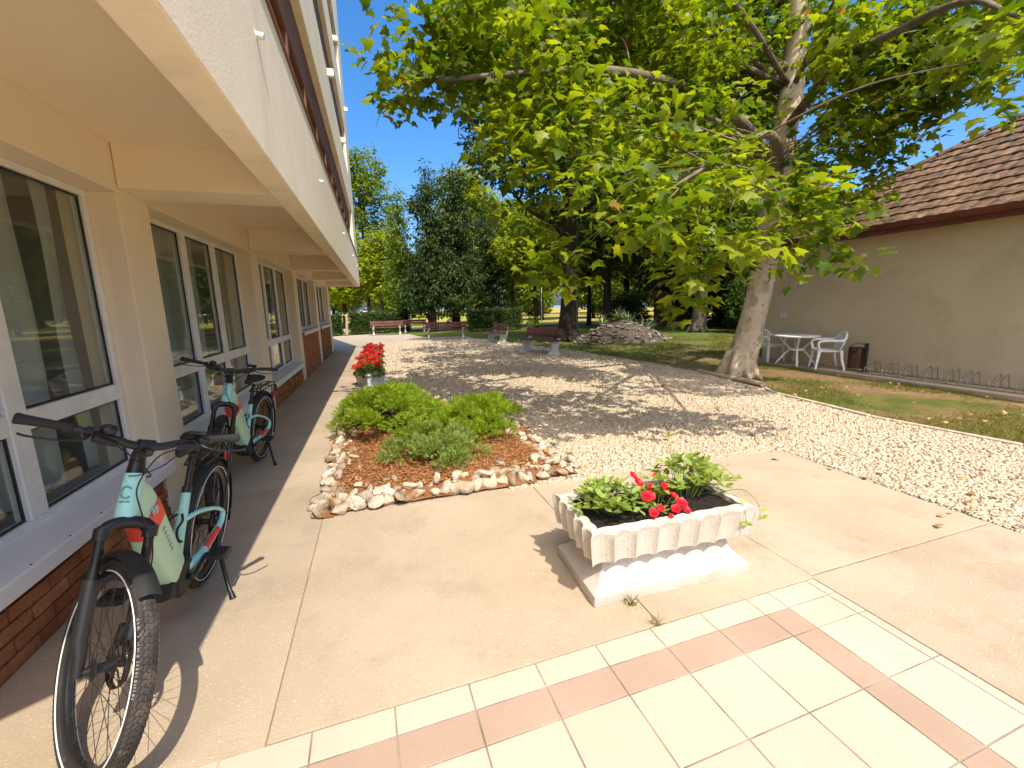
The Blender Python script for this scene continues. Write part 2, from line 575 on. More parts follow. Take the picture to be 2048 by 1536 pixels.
# ================================================================== ground
def sheet(name, poly, z, mat, kind='structure', parent=None):
    me = bpy.data.meshes.new(name)
    me.from_pydata([(x, y, z) for x, y in poly], [], [tuple(range(len(poly)))])
    me.materials.append(mat)
    o = link(name, me, parent)
    if kind and parent is None: o['kind'] = kind
    return o


def inpoly(px, py, poly):
    inside = np.zeros(len(px), bool)
    j = len(poly) - 1
    for i in range(len(poly)):
        xi, yi = poly[i]
        xj, yj = poly[j]
        c = ((yi > py) != (yj > py)) & (px < (xj - xi) * (py - yi) / (yj - yi + 1e-12) + xi)
        inside ^= c
        j = i
    return inside


sheet('ground', [(-900, -120), (900, -120), (900, 300), (-900, 300)], -0.05, meadow)
sheet('lake', [(-2200, 300), (2200, 300), (2200, 2600), (-2200, 2600)], -0.055, lake_mat)
sheet('lawn', [(5.2, -14), (34, -14), (34, 33.0), (-9, 33.0), (-9, 25), (-2.0, 25), (4.6, 17)], -0.02, lawn_mat)
sheet('path', [(-40, 35.2), (60, 33.0), (60, 35.6), (-40, 38.2)], -0.035, asphalt)

KERB = [(7.0, -6), (6.55, 1.0), (6.36, 2.5), (6.18, 3.86), (6.36, 5.5), (6.60, 5.9), (6.92, 7.6), (6.78, 8.8), (6.55, 11), (6.30, 12.9), (5.9, 14.8), (5.45, 17), (5.0, 19.3), (4.6, 20.6), (4.6, 23.0), (2.4, 23.6), (1.9, 27.0), (-0.6, 28.6), (-2.2, 28.2)]
GRAVEL = [(-0.5, 3.3), (4.0, 3.3), (4.0, -6)] + KERB + [(-2.6, 27.5), (-2.6, 18.6), (-0.5, 18.6)]
sheet('gravel_court', [(-0.7, 3.15), (3.75, 3.2), (3.75, -6)] + GRAVEL[3:-1] + [(-0.7, 18.6)], 0.0, gravel_mat)

# loose stones on the court: real pebbles where they can be made out
CUBE_V = [(x, y, z) for z in (-1, 1) for y in (-1, 1) for x in (-1, 1)]
CUBE_V = [(x * (1 if abs(z + y) > 0 else 0.9), y * (0.85 if z > 0 else 1), z) for x, y, z in CUBE_V]
CUBE_F = [(0, 2, 3, 1), (4, 5, 7, 6), (0, 1, 5, 4), (2, 6, 7, 3), (0, 4, 6, 2), (1, 3, 7, 5)]
BED = [(-0.56, 3.33), (1.70, 3.43), (1.72, 4.6), (1.62, 5.45), (1.1, 6.6), (0.55, 7.6), (-0.1, 8.4), (-0.60, 8.4)]


def pebbles(x0, x1, y0, y1, dens, smin, smax):
    k = int((x1 - x0) * (y1 - y0) * dens)
    px, py = RNG.uniform(x0, x1, k), RNG.uniform(y0, y1, k)
    ok = inpoly(px, py, GRAVEL) & ~inpoly(px, py, BED)
    px, py = px[ok], py[ok]
    k = len(px)
    s = RNG.uniform(smin, smax, k) * np.where(RNG.rand(k) < 0.12, 1.5, 1.0)
    nrm = norm(np.array([0, 0, 1.0]) + RNG.normal(size=(k, 3)) * 0.45)
    X, Y, Z = frames(nrm, rand_unit(k))
    size = np.stack([s * RNG.uniform(0.8, 1.5, k), s * RNG.uniform(0.6, 0.95, k), s * RNG.uniform(0.4, 0.7, k)], 1)
    pos = np.stack([px, py, size[:, 2] * RNG.uniform(0.2, 1.0, k)], 1)
    V, Fc = scatter(CUBE_V, CUBE_F, pos, X, Y, Z, size)
    V += RNG.normal(size=V.shape) * 0.0022
    return V, Fc, np.repeat(np.clip(RNG.normal(0.62, 0.24, k), 0, 1), 6)


parts = [pebbles(1.0, 7.0, 3.3, 6.2, 3600, 0.0065, 0.0135), pebbles(3.95, 6.8, -0.3, 3.35, 3600, 0.0065, 0.0135), pebbles(-0.5, 7.1, 6.2, 9.5, 1700, 0.009, 0.016), pebbles(-0.5, 7.1, 9.5, 13, 600, 0.012, 0.019), pebbles(-0.5, 7.1, 13, 21, 280, 0.014, 0.022)]
off, Vs, Fs, Ts = 0, [], [], []
for V, Fc, T in parts:
    Vs.append(V); Fs.append(Fc + off); Ts.append(T); off += len(V)
o = link('gravel', np_mesh('gravel', np.concatenate(Vs), np.concatenate(Fs), pebble_mat, np.concatenate(Ts)))
tag(o, 'pale crushed gravel stones covering the court', 'gravel', kind='stuff')

# kerb of the court: short concrete edging pieces, one old timber by the plane tree
kerb = empty('kerb')
kerb['kind'] = 'structure'
for i in range(1, len(KERB) - 6):
    a, b_ = Vector((*KERB[i], 0)), Vector((*KERB[i + 1], 0))
    if i in (5, 6): continue
    n_ = max(1, round((b_ - a).length / 1.0))
    for k in range(n_):
        p, q = a.lerp(b_, k / n_), a.lerp(b_, (k + 1) / n_)
        d = (q - p)
        ang = math.atan2(d.y, d.x)
        M = Matrix.Translation((p + q) / 2 + Vector((0, 0, random.uniform(-0.012, 0.008)))) @ Matrix.Rotation(ang + random.uniform(-0.012, 0.012), 4, 'Z') @ Matrix.Rotation(random.uniform(-0.04, 0.04), 4, 'X')
        MB().box(-d.length / 2 + 0.008, d.length / 2 - 0.008, -0.03, 0.03, -0.06, 0.045, M).build('kerb_stone', kerb_mat, kerb, bevel=0.008)
M = Matrix.Translation((6.74, 6.9, 0.045)) @ Matrix.Rotation(math.atan2(1.75, 0.27), 4, 'Z') @ Matrix.Rotation(0.02, 4, 'Y')
mb = MB()
mb.tube([M @ Vector((x, 0.012 * math.sin(x * 3), 0)) for x in np.linspace(-1.02, 1.02, 12)], 0.062, 8, flat=0.85)
tag(mb.build('timber_edging', timber, smooth=True, sharp=45), 'weathered timber log edging the gravel below the plane tree', 'log')

# ------------------------------------------------------------------ concrete apron and walkway
DT = 0.02606
CU, CV, TS = 2.01618, -4.17921, 0.30


def tile_xy(u, v_):
    a, c_ = (u - CU) * TS, (v_ - CV) * TS
    return (a * math.cos(DT) - c_ * math.sin(DT), a * math.sin(DT) + c_ * math.cos(DT))


VP, VQ = 0.41623 + 0.49959, 0.49959
apron = sheet('concrete_apron', [(-1.66, -6), (3.98, -6), (3.88, 3.40), (-0.5, 3.31), (-0.5, 18.5), (-1.66, 18.5)], 0.0055, concrete_base)


def slab(poly, z=0.012, gap=0.0035):
    c = Vector((sum(p[0] for p in poly) / len(poly), sum(p[1] for p in poly) / len(poly)))
    q = []
    for p in poly:
        d = Vector(p) - c
        q.append((p[0] - math.copysign(gap, d.x), p[1] - math.copysign(gap, d.y)))
    return MB().prism(q, -0.09, z).build('concrete_slab', concrete, apron, bevel=0.004)


def pl(x):          # y of the tile border line at x
    u = CU + x / TS
    return tile_xy(u, VP)[1]


slab([(-0.503, pl(-0.5) + 0.004), (1.22, pl(1.22) + 0.004), (1.195, 3.345), (-0.503, 3.32)])
slab([(1.22, pl(1.22) + 0.004), (2.275, pl(2.275) + 0.004), (2.235, 3.385), (1.195, 3.345)])
slab([(2.27, 1.615), (3.97, 1.645), (3.90, 3.46), (2.235, 3.385)])
te = tile_xy(9.672, -13)
slab([te, (4.12, te[1]), (3.97, 1.64), (tile_xy(9.672, VP + 0.2)[0], 1.61)])
ys = [-0.95, 0.72, 2.38, 4.05, 5.72, 7.40, 9.07, 10.75, 12.4, 14.1, 15.8, 18.4]
for a, b_ in zip(ys[:-1], ys[1:]):
    slab([(-1.655, a), (-0.5005, a), (-0.5005, b_), (-1.655, b_)], gap=0.003)
MB().prism([(-2.6, 18.42), (-0.5, 18.42), (-0.5, 20.4), (-2.6, 20.4)], -0.09, 0.010).build('concrete_slab', concrete, apron)

# ------------------------------------------------------------------ tiled patio
c4 = [tile_xy(-0.4, VP), tile_xy(-0.4, -12), tile_xy(9.66, -12), tile_xy(9.66, VP)]
patio = sheet('tiled_patio', c4, 0.0095, grout)
us = list(range(0, 9)) + [8.509, 9.46, 9.659]
us = [-0.4] + us
vs_ = [VP, VQ, 0.0] + [-k for k in range(1, 12)]
GAP = 0.011
for i in range(len(us) - 1):
    for j in range(len(vs_) - 1):
        u0, u1, v1, v0 = us[i], us[i + 1], vs_[j], vs_[j + 1]
        dark = (j == 1 and u1 <= 8.6) or (abs(u0 - 8) < 1e-6 and j >= 1)
        q = [tile_xy(u0 + GAP, v0 + GAP), tile_xy(u1 - GAP, v0 + GAP), tile_xy(u1 - GAP, v1 - GAP), tile_xy(u0 + GAP, v1 - GAP)]
        dz = random.uniform(-0.0006, 0.0006)
        MB().prism(q, 0.004, 0.0125 + dz).build('tile', tile_dark if dark else tile_light, patio, bevel=0.0012, seg=1)

# ================================================================== apartment building on the left
XW, XG, XF = -1.66, -1.86, -0.52            # pier face, window plane, parapet face
bld = empty('apartment_building', (0, 0, 0))
tag(bld, 'cream rendered apartment building with overhanging upper floors along the walkway', 'building')
PIERS = [(0.47, 0.92), (3.835, 4.275), (7.185, 7.62), (10.50, 10.92), (13.86, 14.28), (17.30, 17.95)]
for a, b_ in PIERS:
    MB().box(-2.0, XW, a, b_, -0.05, 2.41).build('pier', stucco_cream, bld, bevel=0.006)
MB().box(-2.0, XW - 0.002, -0.25, 17.95, 2.41, 2.735).build('lintel', stucco_cream, bld, bevel=0.004)
MB().box(-8, XW, -7, -0.25, -0.05, 2.9).build('wall', stucco_cream, bld)
MB().box(-2.0, XW - 0.004, -0.25, 0.468, -0.05, 2.41).build('wall', stucco_cream, bld)
plan = [(XF - 0.165, 0.36), (XF - 0.165, 17.83), (-8, 17.83), (-8, -0.25), (-1.67, -0.25)]  # unseen near end cut aslant, shaped to place the overhang's shadow edge
MB().prism(plan, 2.735, 2.95).build('ceiling_slab', stucco_cream, bld)
for a, b_ in PIERS[1:]:
    MB().box(XW + 0.002, XF - 0.163, a + 0.02, b_ - 0.02, 2.44, 2.737).build('ceiling_beam', stucco_cream, bld, bevel=0.006)
# parapet bands, window bands between, end pier
BANDS = [(2.43, 3.50), (4.73, 5.82), (7.15, 8.25), (9.6, 10.7), (12.0, 13.0)]
for k, (z0, z1) in enumerate(BANDS):
    if k == 0:
        MB().prism([(XF, 0.46), (XF, 18.0), (XF - 0.165, 18.0), (XF - 0.165, 0.36)], z0, z1).build('parapet', stucco_white, bld, bevel=0.008)
        MB().box(-8, XF - 0.167, 17.835, 18.0, z0 + 0.01, z1).build('parapet', stucco_white, bld)
    else:
        MB().prism([(XF, 0.46), (XF, 18.0), (-8, 18.0), (-8, -0.25), (-1.66, -0.25)], z0, z1).build('parapet', stucco_white, bld, bevel=0.008)
    if k + 1 < len(BANDS):
        za, zb = z1, BANDS[k + 1][0]
        MB().box(-8, XF - 0.003, 15.7, 17.997, za - 0.01, zb + 0.01).build('end_pier', stucco_white, bld)
        w = MB()
        w.box(XF - 0.15, XF - 0.09, 0.5, 15.7, za + 0.002, za + 0.42)
        w.box(XF - 0.15, XF - 0.09, 0.5, 15.7, zb - 0.55, zb - 0.002)
        yy = 0.5
        while yy < 15.7:
            w.box(XF - 0.152, XF - 0.092, yy, yy + 0.07, za + 0.42, zb - 0.55)
            yy += 1.12
        w.build('window_band', brown_wood, bld)
        MB().box(XF - 0.20, XF - 0.19, 0.5, 15.7, za + 0.1, zb - 0.28).build('pane', glass, bld)
        MB().box(XF - 0.40, XF - 0.38, 0.5, 15.7, za + 0.01, zb - 0.01).build('shutter', brown_wood, bld)
        MB().box(-2.0, XF - 0.9, 0.5, 15.7, za + 0.01, zb - 0.01).build('room_wall', room_mat, bld)
        for yy in ((9.2, 12.5, 16.8) if k == 1 else (12.8, 16.85, 7.0) if k == 2 else (5.8, 9.0)) if k else ():
            pass
MB().box(-8, XF + 0.06, -0.3, 18.05, 13.0, 13.25).build('roof_slab', brown_wood, bld)
for zz, ylist, ln in ((3.08, (2.97, 5.86, 9.60, 13.35, 16.4), 0.05), ):
    for yy in ylist:
        M = Matrix.Translation((XF - 0.01, yy, zz)) @ Matrix.Rotation(R(100), 4, 'Y')
        MB().lathe([(0.018, 0), (0.018, ln), (0.012, ln), (0.012, 0.01)], 10, M).build('drain_spout', white_frame, bld, smooth=True, sharp=40)
for zz, ylist in ((5.80, (9.2, 12.5)), (8.25, (12.8, 16.85, 7.0))):
    for yy in ylist:
        MB().box(XF - 0.05, XF + 0.11, yy, yy + 0.09, zz - 0.05, zz + 0.07).build('balcony_bracket', stucco_white, bld, bevel=0.005)
MB().box(XF - 0.002, XF + 0.018, 0.5, 17.9, 3.497, 3.525).build('coping', brown_wood, bld)


def window(y0, y1, z0, z1, mull, transom, sash=None):
    """white framed window in a bay; lights split at mull, lower row below the transom"""
    w = empty('window', (0, 0, 0), 0, bld)
    fr = MB()
    fw, x0, x1 = 0.055, XG - 0.04, XG + 0.03
    fr.box(x0, x1, y0, y1, z0, z0 + 0.07)
    fr.box(x0, x1, y0, y1, z1 - 0.045, z1)
    fr.box(x0, x1, y0, y0 + 0.05, z0 + 0.07, z1 - 0.045)
    fr.box(x0, x1, y1 - 0.05, y1, z0 + 0.07, z1 - 0.045)
    for m_ in mull: fr.box(x0 + 0.001, x1 + 0.004, m_ - 0.065, m_ + 0.065, z0 + 0.07, z1 - 0.045)
    edges = [y0 + 0.05] + [e for m_ in mull for e in (m_ - 0.065, m_ + 0.065)] + [y1 - 0.05]
    if transom:
        for a, b_ in zip(edges[::2], edges[1::2]): fr.box(x0 + 0.002, x1 + 0.002, a, b_, transom - 0.055, transom + 0.055)
    fr.build('frame', white_frame, w, bevel=0.006)
    rows = [(z0 + 0.07, transom - 0.055), (transom + 0.055, z1 - 0.045)] if transom else [(z0 + 0.07, z1 - 0.045)]
    for a, b_ in zip(edges[::2], edges[1::2]):
        for za, zb in rows:
            MB().box(XG - 0.008, XG - 0.003, a - 0.01, b_ + 0.01, za - 0.01, zb + 0.01).build('pane', glass, w)
            s_ = MB()
            t = 0.012
            s_.box(XG - 0.002, XG + 0.008, a, b_, za, za + t)
            s_.box(XG - 0.002, XG + 0.008, a, b_, zb - t, zb)
            s_.box(XG - 0.002, XG + 0.008, a, a + t, za + t, zb - t)
            s_.box(XG - 0.002, XG + 0.008, b_ - t, b_, za + t, zb - t)
            s_.build('gasket', black_steel, w)
    return w


def sill(y0, y1, zf):
    s_ = MB()
    prof = [(XG - 0.04, zf + 0.005), (XG + 0.03, zf + 0.005), (XW + 0.055, zf - 0.02), (XW + 0.060, zf - 0.03), (XW + 0.060, zf - 0.105), (XW + 0.052, zf - 0.105), (XW + 0.045, zf - 0.04), (XG - 0.04, zf - 0.03)]
    n_ = len(prof)
    s_.loft([[Vector((p[0], yy, p[1])) for p in prof] for yy in (y0, y1)])
    o = s_.build('sill', white_sill, bld)
    r = MB()
    yy = y0 + 0.12
    while yy < y1:
        r.lathe([(0.005, 0), (0.005, 0.003), (0.002, 0.004)], 6, Matrix.Translation((XW + 0.048, yy, zf - 0.0185)))
        yy += 0.27
    r.build('rivet', black_steel, o)


window(0.925, 3.83, 0.43, 2.408, (1.93, 2.85), 1.02)
window(4.28, 7.18, 0.43, 2.408, (5.35, 6.22), 1.02)
window(7.625, 10.495, 0.43, 2.408, (8.62, 9.55), 1.02)
window(10.925, 13.855, 1.09, 2.408, (11.9, 12.9), None)
window(14.285, 17.295, 1.09, 2.408, (15.3, 16.3), None)
for a, b_, z in ((0.925, 3.87, 0.455), (4.27, 7.22, 0.455), (7.615, 10.53, 0.455), (10.915, 13.88, 1.105), (14.275, 17.32, 1.105)):
    sill(a, b_, z)

# brick panels under the sills
bme = MB().box(-0.02, 0.02, -0.119, 0.119, -0.0315, 0.0315).mesh('brick', brick_mat)


def brick_panel(y0, y1, z1, pieces):
    p = MB().box(-1.9, XW - 0.028, y0 + 0.002, y1 - 0.002, -0.05, z1).build('brick_panel', brick_joint, bld)
    zc, row = 0.034, 0
    V, Fc = [], []
    st = MB()
    while zc < z1 + 0.02:
        yy = y0 - (0.125 if row % 2 else 0.0)
        while yy < y1 - 0.02:
            a, b_ = max(yy, y0) + 0.006, min(yy + 0.25, y1) - 0.006
            if b_ - a > 0.03:
                dx = random.uniform(-0.005, 0.004)
                if pieces:
                    o = link('brick', bme, p)
                    o.location = (XW - 0.022 + dx, (a + b_) / 2, zc)
                    o.scale = (1, (b_ - a) / 0.238, 1)
                    o.rotation_euler = (random.uniform(-0.02, 0.02), 0, random.uniform(-0.015, 0.015))
                else:
                    st.box(XW - 0.04 + dx, XW - 0.002 + dx, a, b_, zc - 0.0315, zc + 0.0315)
            yy += 0.25
        zc += 0.074
        row += 1
    if not pieces:
        o = st.build('bricks', brick_mat, p)
        o['kind'] = 'stuff'


brick_panel(0.92, 3.835, 0.40, True)
brick_panel(4.275, 7.185, 0.40, True)
brick_panel(7.62, 10.50, 0.40, True)
brick_panel(10.92, 13.86, 1.06, False)
brick_panel(14.28, 17.30, 1.06, False)

# rooms behind the glass
rm = MB()
rm.box(-6.0, -5.9, -0.2, 17.8, 0.0, 2.73)
rm.box(-6.0, -1.95, -0.2, 17.8, -0.04, 0.0)
rm.box(-6.0, -1.95, -0.3, -0.2, 0.0, 2.73)
rm.box(-6.0, -1.9, 17.8, 17.94, 0.0, 2.73)
for yy in (4.02, 7.4, 10.7, 14.05): rm.box(-6.0, -1.95, yy, yy + 0.1, 0.0, 2.73)
rm.build('room_wall', room_mat, bld)


def curtain(y0, y1, label, amp=0.035, z0=0.5):
    n_ = int((y1 - y0) / 0.025)
    rows = []
    for k in range(9):
        z = 2.5 - (2.5 - z0) * k / 8
        rows.append([(-2.04 + amp * (0.5 + 0.5 * k / 8) * math.sin(i * 0.55 + 0.7 * math.sin(i * 0.11)) + 0.01 * math.sin(i * 0.23 + k), y0 + (y1 - y0) * i / n_, z) for i in range(n_ + 1)])
    mb = MB()
    mb.loft(rows, closed=False, caps=False)
    o = mb.build('curtain', curtain_mat, smooth=True)
    tag(o, label, 'curtain', 'curtains behind the ground floor windows')


curtain(1.0, 3.50, 'white curtain bunched behind the nearest ground floor window')
curtain(3.66, 3.80, 'narrow white curtain edge at the right of the nearest window', 0.02)
curtain(4.35, 6.25, 'white curtain behind the window beside the farther bicycle')
curtain(6.9, 7.15, 'white curtain at the right of the window beside the farther bicycle', 0.02)
curtain(7.7, 9.3, 'white curtain behind the third ground floor window')
curtain(10.0, 10.45, 'pale curtain at the right of the third ground floor window', 0.02)
curtain(11.0, 12.6, 'pale curtain behind the fourth ground floor window', 0.03, 1.1)
curtain(14.4, 16.6, 'pale curtain behind the farthest ground floor window', 0.03, 1.1)

# ================================================================== low building on the right
low = empty('low_house', (10, 9, 0))
tag(low, 'low tan rendered house with hipped tiled roof on the right', 'house')


def lowpart(mb, name, mat, parent=None, **k):
    o = mb.build(name, mat, parent or low, **k)
    if parent is None: o.location = (-10, -9, 0)
    return o


XR, YR = 10.0, 9.10
lowpart(MB().box(XR, 20, -9, YR, -0.05, 2.86), 'wall', wall_tan)
EX, EY, EZ, PT = 9.60, 9.31, 3.0, 0.647
lowpart(MB().box(EX + 0.05, 20.3, -9, EY - 0.05, 2.83, 2.90), 'soffit', gutter_mat)
lowpart(MB().box(EX + 0.02, EX + 0.05, -9, EY - 0.02, 2.80, 2.97), 'fascia_board', gutter_mat)
lowpart(MB().box(EX + 0.05, 20.3, EY - 0.05, EY - 0.02, 2.80, 2.97), 'fascia_board', gutter_mat)
gp = [(0.0, 0.09), (-0.005, 0.03), (-0.04, -0.01), (-0.085, 0.0), (-0.11, 0.04), (-0.115, 0.095), (-0.108, 0.095), (-0.10, 0.045), (-0.08, 0.01), (-0.04, 0.0), (-0.012, 0.035), (-0.008, 0.09)]
lowpart(MB().loft([[Vector((EX + 0.015 + p[0], yy, 2.885 + p[1])) for p in gp] for yy in (-9, EY + 0.1)]), 'gutter', gutter_mat)
roof = lowpart(MB().add([(EX, EY, EZ - 0.03), (EX, -9, EZ - 0.03), (EX + 7, -9, EZ - 0.03 + 7 * PT), (EX + 7, EY - 7, EZ - 0.03 + 7 * PT), (EX + 14, EY, EZ - 0.03)],
                        [(0, 3, 2, 1), (0, 4, 3)]), 'roof', roof_tile_mat)
# roof tiles, course by course
TW, TE = 0.215, 0.345
sl = math.atan(PT)
tm = MB()
ring = []
for k in range(5):
    t = k / 4
    x = -TW / 2 + TW * t
    ring.append((x, 0.014 * math.sin(math.pi * t)))
tm.loft([[Vector((yy, p[0], p[1] + dz)) for p in ring] + [Vector((yy, p[0], p[1] + dz - 0.02)) for p in reversed(ring)] for yy, dz in ((-0.215, 0.012), (0.215, 0.0))])
tme = tm.mesh('roof_tile', roof_tile_mat)
rest = MB()
cnt = 0
MR = Matrix.Rotation(-sl, 4, 'Y')
for cidx in range(24):
    s0 = (cidx + 0.5) * TE - 0.06
    px_, pz_ = EX + s0 * math.cos(sl), EZ + s0 * math.sin(sl) + 0.012
    ymax = EY - s0 * math.cos(sl) - 0.02
    yy = ymax - TW / 2 + (0.1 if cidx % 2 else 0.0)
    while yy > -8.8:
        M = Matrix.Translation((px_ + random.uniform(-0.006, 0.006), yy, pz_ + random.uniform(0, 0.003))) @ MR @ Matrix.Rotation(random.uniform(-0.015, 0.015), 4, 'Z') @ Matrix.Rotation(0.05, 4, 'Y')
        if yy > 3.2 and cidx < 14 and cnt < 300:
            o = link('roof_tile', tme, roof)
            o.matrix_local = M
            cnt += 1
        else:
            rest.add([M @ Vector(p) for p in tm.v], tm.f)
        yy -= TW
o = rest.build('roof_tiles', roof_tile_mat, roof)
o['kind'] = 'stuff'
cap = MB()
hd = Vector((1, -1, PT)).normalized()
for s in range(2):
    rr = 0.075 - 0.012 * s
hm = MB()
arc = [Vector((0, math.cos(a) * 0.10, math.sin(a) * 0.075)) for a in np.linspace(0, math.pi, 9)]
arc2 = [Vector((0, math.cos(a) * 0.075, math.sin(a) * 0.052)) for a in np.linspace(math.pi, 0, 9)]
hm.loft([[Vector((-0.23, p.y * 1.1, p.z * 1.15)) for p in arc] + [Vector((-0.23, p.y * 1.1, p.z * 1.1)) for p in arc2], [Vector((-0.19, p.y * 1.12, p.z * 1.18)) for p in arc] + [Vector((-0.19, p.y, p.z)) for p in arc2], [Vector((-0.185, p.y, p.z)) for p in arc] + [Vector((-0.185, p.y, p.z)) for p in arc2], [Vector((0.23, p.y * 0.88, p.z * 0.85)) for p in arc] + [Vector((0.23, p.y * 0.85, p.z * 0.8)) for p in arc2]])
hme = hm.mesh('hip_cap', roof_tile_mat)
for k in range(18):
    s = 0.15 + k * 0.43
    p = Vector((EX, EY, EZ + 0.012)) + hd * s
    o = link('hip_cap', hme, roof)
    q = hd.to_track_quat('X', 'Z')
    o.matrix_local = Matrix.Translation(p) @ q.to_matrix().to_4x4()

slab_r = tag(MB().box(9.22, XR - 0.002, -9, YR + 0.25, -0.06, 0.05).build('pavement', concrete, bevel=0.01), kind='structure')

# sign on the wall
sg = empty('wall_sign', (XR - 0.004, 8.55, 1.25))
tag(sg, 'small white notice with a round prohibition symbol on the tan wall', 'sign')
MB().box(-0.008, 0.0, -0.075, 0.075, -0.12, 0.12).build('plate', white_frame, sg, bevel=0.003)
dark_print = plain('sign_print', (0.06, 0.05, 0.06), 0.6)
MX = Matrix.Rotation(R(-90), 4, 'Y')
rg = MB()
rg.tube([(-0.0095, 0.056 * math.cos(a), 0.045 + 0.056 * math.sin(a)) for a in np.linspace(0, 2 * math.pi, 28, endpoint=False)], 0.008, 5, closed=True, flat=0.3)
rg.lathe([(0.018, 0.0), (0.018, 0.002)], 12, Matrix.Translation((-0.008, 0.0, 0.048)) @ MX)
rg.box(-0.0105, -0.0085, -0.05, 0.05, -0.004, 0.004, Matrix.Translation((0, 0, 0.045)) @ Matrix.Rotation(R(45), 4, 'X'))
rg.build('symbol', dark_print, sg)
tx = MB()
for k, (a, b_) in enumerate(((-0.055, 0.05), (-0.045, 0.048), (-0.05, 0.03))):
    yy = a
    while yy < b_:
        wv = random.uniform(0.008, 0.018)
        tx.box(-0.0095, -0.008, yy, yy + wv, -0.050 - k * 0.022 - 0.005, -0.050 - k * 0.022 + 0.005)
        yy += wv + 0.006
tx.build('lettering', dark_print, sg)


# plastic garden chairs and table on the pavement
def plastic_chair():
    t = empty('plastic_chair')
    sw, sd_ = 0.24, 0.23
    for sx in (-1, 1):
        for sy in (-1, 1):
            m_ = MB()
            x, y = sx * 0.21, sy * 0.20
            fx, fy = sx * 0.255, sy * 0.25 - (0.03 if sy < 0 else 0)
            top = 0.66 if sy > 0 else 0.44
            m_.loft([[Vector((cx + a * w_, cy + b_ * w_, z)) for a, b_ in ((-1, -1), (1, -1), (1, 1), (-1, 1))] for cx, cy, z, w_ in ((fx, fy, 0, 0.018), (x + sx * 0.02, y + sy * 0.02, 0.22, 0.024), (x + sx * 0.01, y, 0.42, 0.030))])
            m_.build('leg', white_plastic, t, bevel=0.006)
    s_ = MB()
    s_.loft([[Vector((x, y, 0.42 + 0.02 * (y > 0.1) - 0.015 * (1 - (x / 0.25) ** 2))) for x in np.linspace(-0.245 + 0.03 * (y < 0), 0.245 - 0.03 * (y < 0), 7)] + [Vector((x, y, 0.385)) for x in np.linspace(0.235 - 0.03 * (y < 0), -0.235 + 0.03 * (y < 0), 7)] for y in (-0.22, -0.1, 0.0, 0.12, 0.22, 0.24)])
    s_.build('seat', white_plastic, t, smooth=True, sharp=50)
    # arms: from front leg up, back along and into the back rail
    a_ = MB()
    rail = []
    for k in range(25):
        ang = math.pi * (k / 24)
        x, y = 0.285 * math.cos(ang), -0.20 - 0.10 * math.sin(ang)
        rail.append(Vector((x, y, 0.63 + 0.17 * math.sin(ang) ** 1.3)))
    front_r = [Vector((0.235, 0.20, 0.40)), Vector((0.25, 0.235, 0.52)), Vector((0.262, 0.22, 0.60)), Vector((0.275, 0.12, 0.625)), Vector((0.285, -0.05, 0.63))]
    path = front_r + rail + [Vector((-p.x, p.y, p.z)) for p in reversed(front_r)]
    a_.tube(catmull(path, 3), 0.026, 8, flat=0.7)
    a_.build('arm_rail', white_plastic, t, smooth=True)
    for k in range(9):
        ang = math.pi * (0.13 + 0.74 * k / 8)
        top = Vector((0.285 * math.cos(ang), -0.20 - 0.10 * math.sin(ang), 0.63 + 0.17 * math.sin(ang) ** 1.3))
        bot = Vector((0.19 * math.cos(ang), -0.16 - 0.06 * math.sin(ang), 0.42))
        b_ = MB()
        b_.tube([bot, (bot + top) / 2 + Vector((0, -0.012, 0)), top], 0.021, 6, flat=0.55)
        b_.build('slat', white_plastic, t, smooth=True)
    return t


ch = plastic_chair()
ch.location = (9.48, 6.95, 0.05)
ch.rotation_euler = (0, 0, R(52))
tag(ch, 'white plastic garden chair right of the round table, beside the bin', 'chair', 'plastic chairs at the garden table')
c2 = copy_tree(ch)
c2.location = (9.45, 8.42, 0.05)
c2.rotation_euler = (0, 0, R(178))
tag(c2, 'white plastic garden chair half hidden by the plane tree trunk', 'chair', 'plastic chairs at the garden table')
tb = empty('garden_table', (9.45, 7.66, 0.05))
tag(tb, 'round white plastic garden table between two chairs at the wall', 'table')
MB().lathe([(0.43, 0.655), (0.46, 0.665), (0.465, 0.69), (0.455, 0.70), (0.0, 0.70)], 28).build('table_top', white_plastic, tb, smooth=True, sharp=40)
for k in range(4):
    a = R(45 + 90 * k)
    c_, s_ = math.cos(a), math.sin(a)
    MB().tube(catmull([(0.38 * c_, 0.38 * s_, 0.66), (0.20 * c_, 0.20 * s_, 0.46), (0.14 * c_, 0.14 * s_, 0.36), (0.22 * c_, 0.22 * s_, 0.26), (0.41 * c_, 0.41 * s_, 0.0)], 4), 0.026, 6, flat=0.8).build('leg', white_plastic, tb, smooth=True)
MB().lathe([(0.16, 0.34), (0.17, 0.35), (0.17, 0.375), (0.15, 0.385)], 16).build('leg_collar', white_plastic, tb, smooth=True, sharp=40)

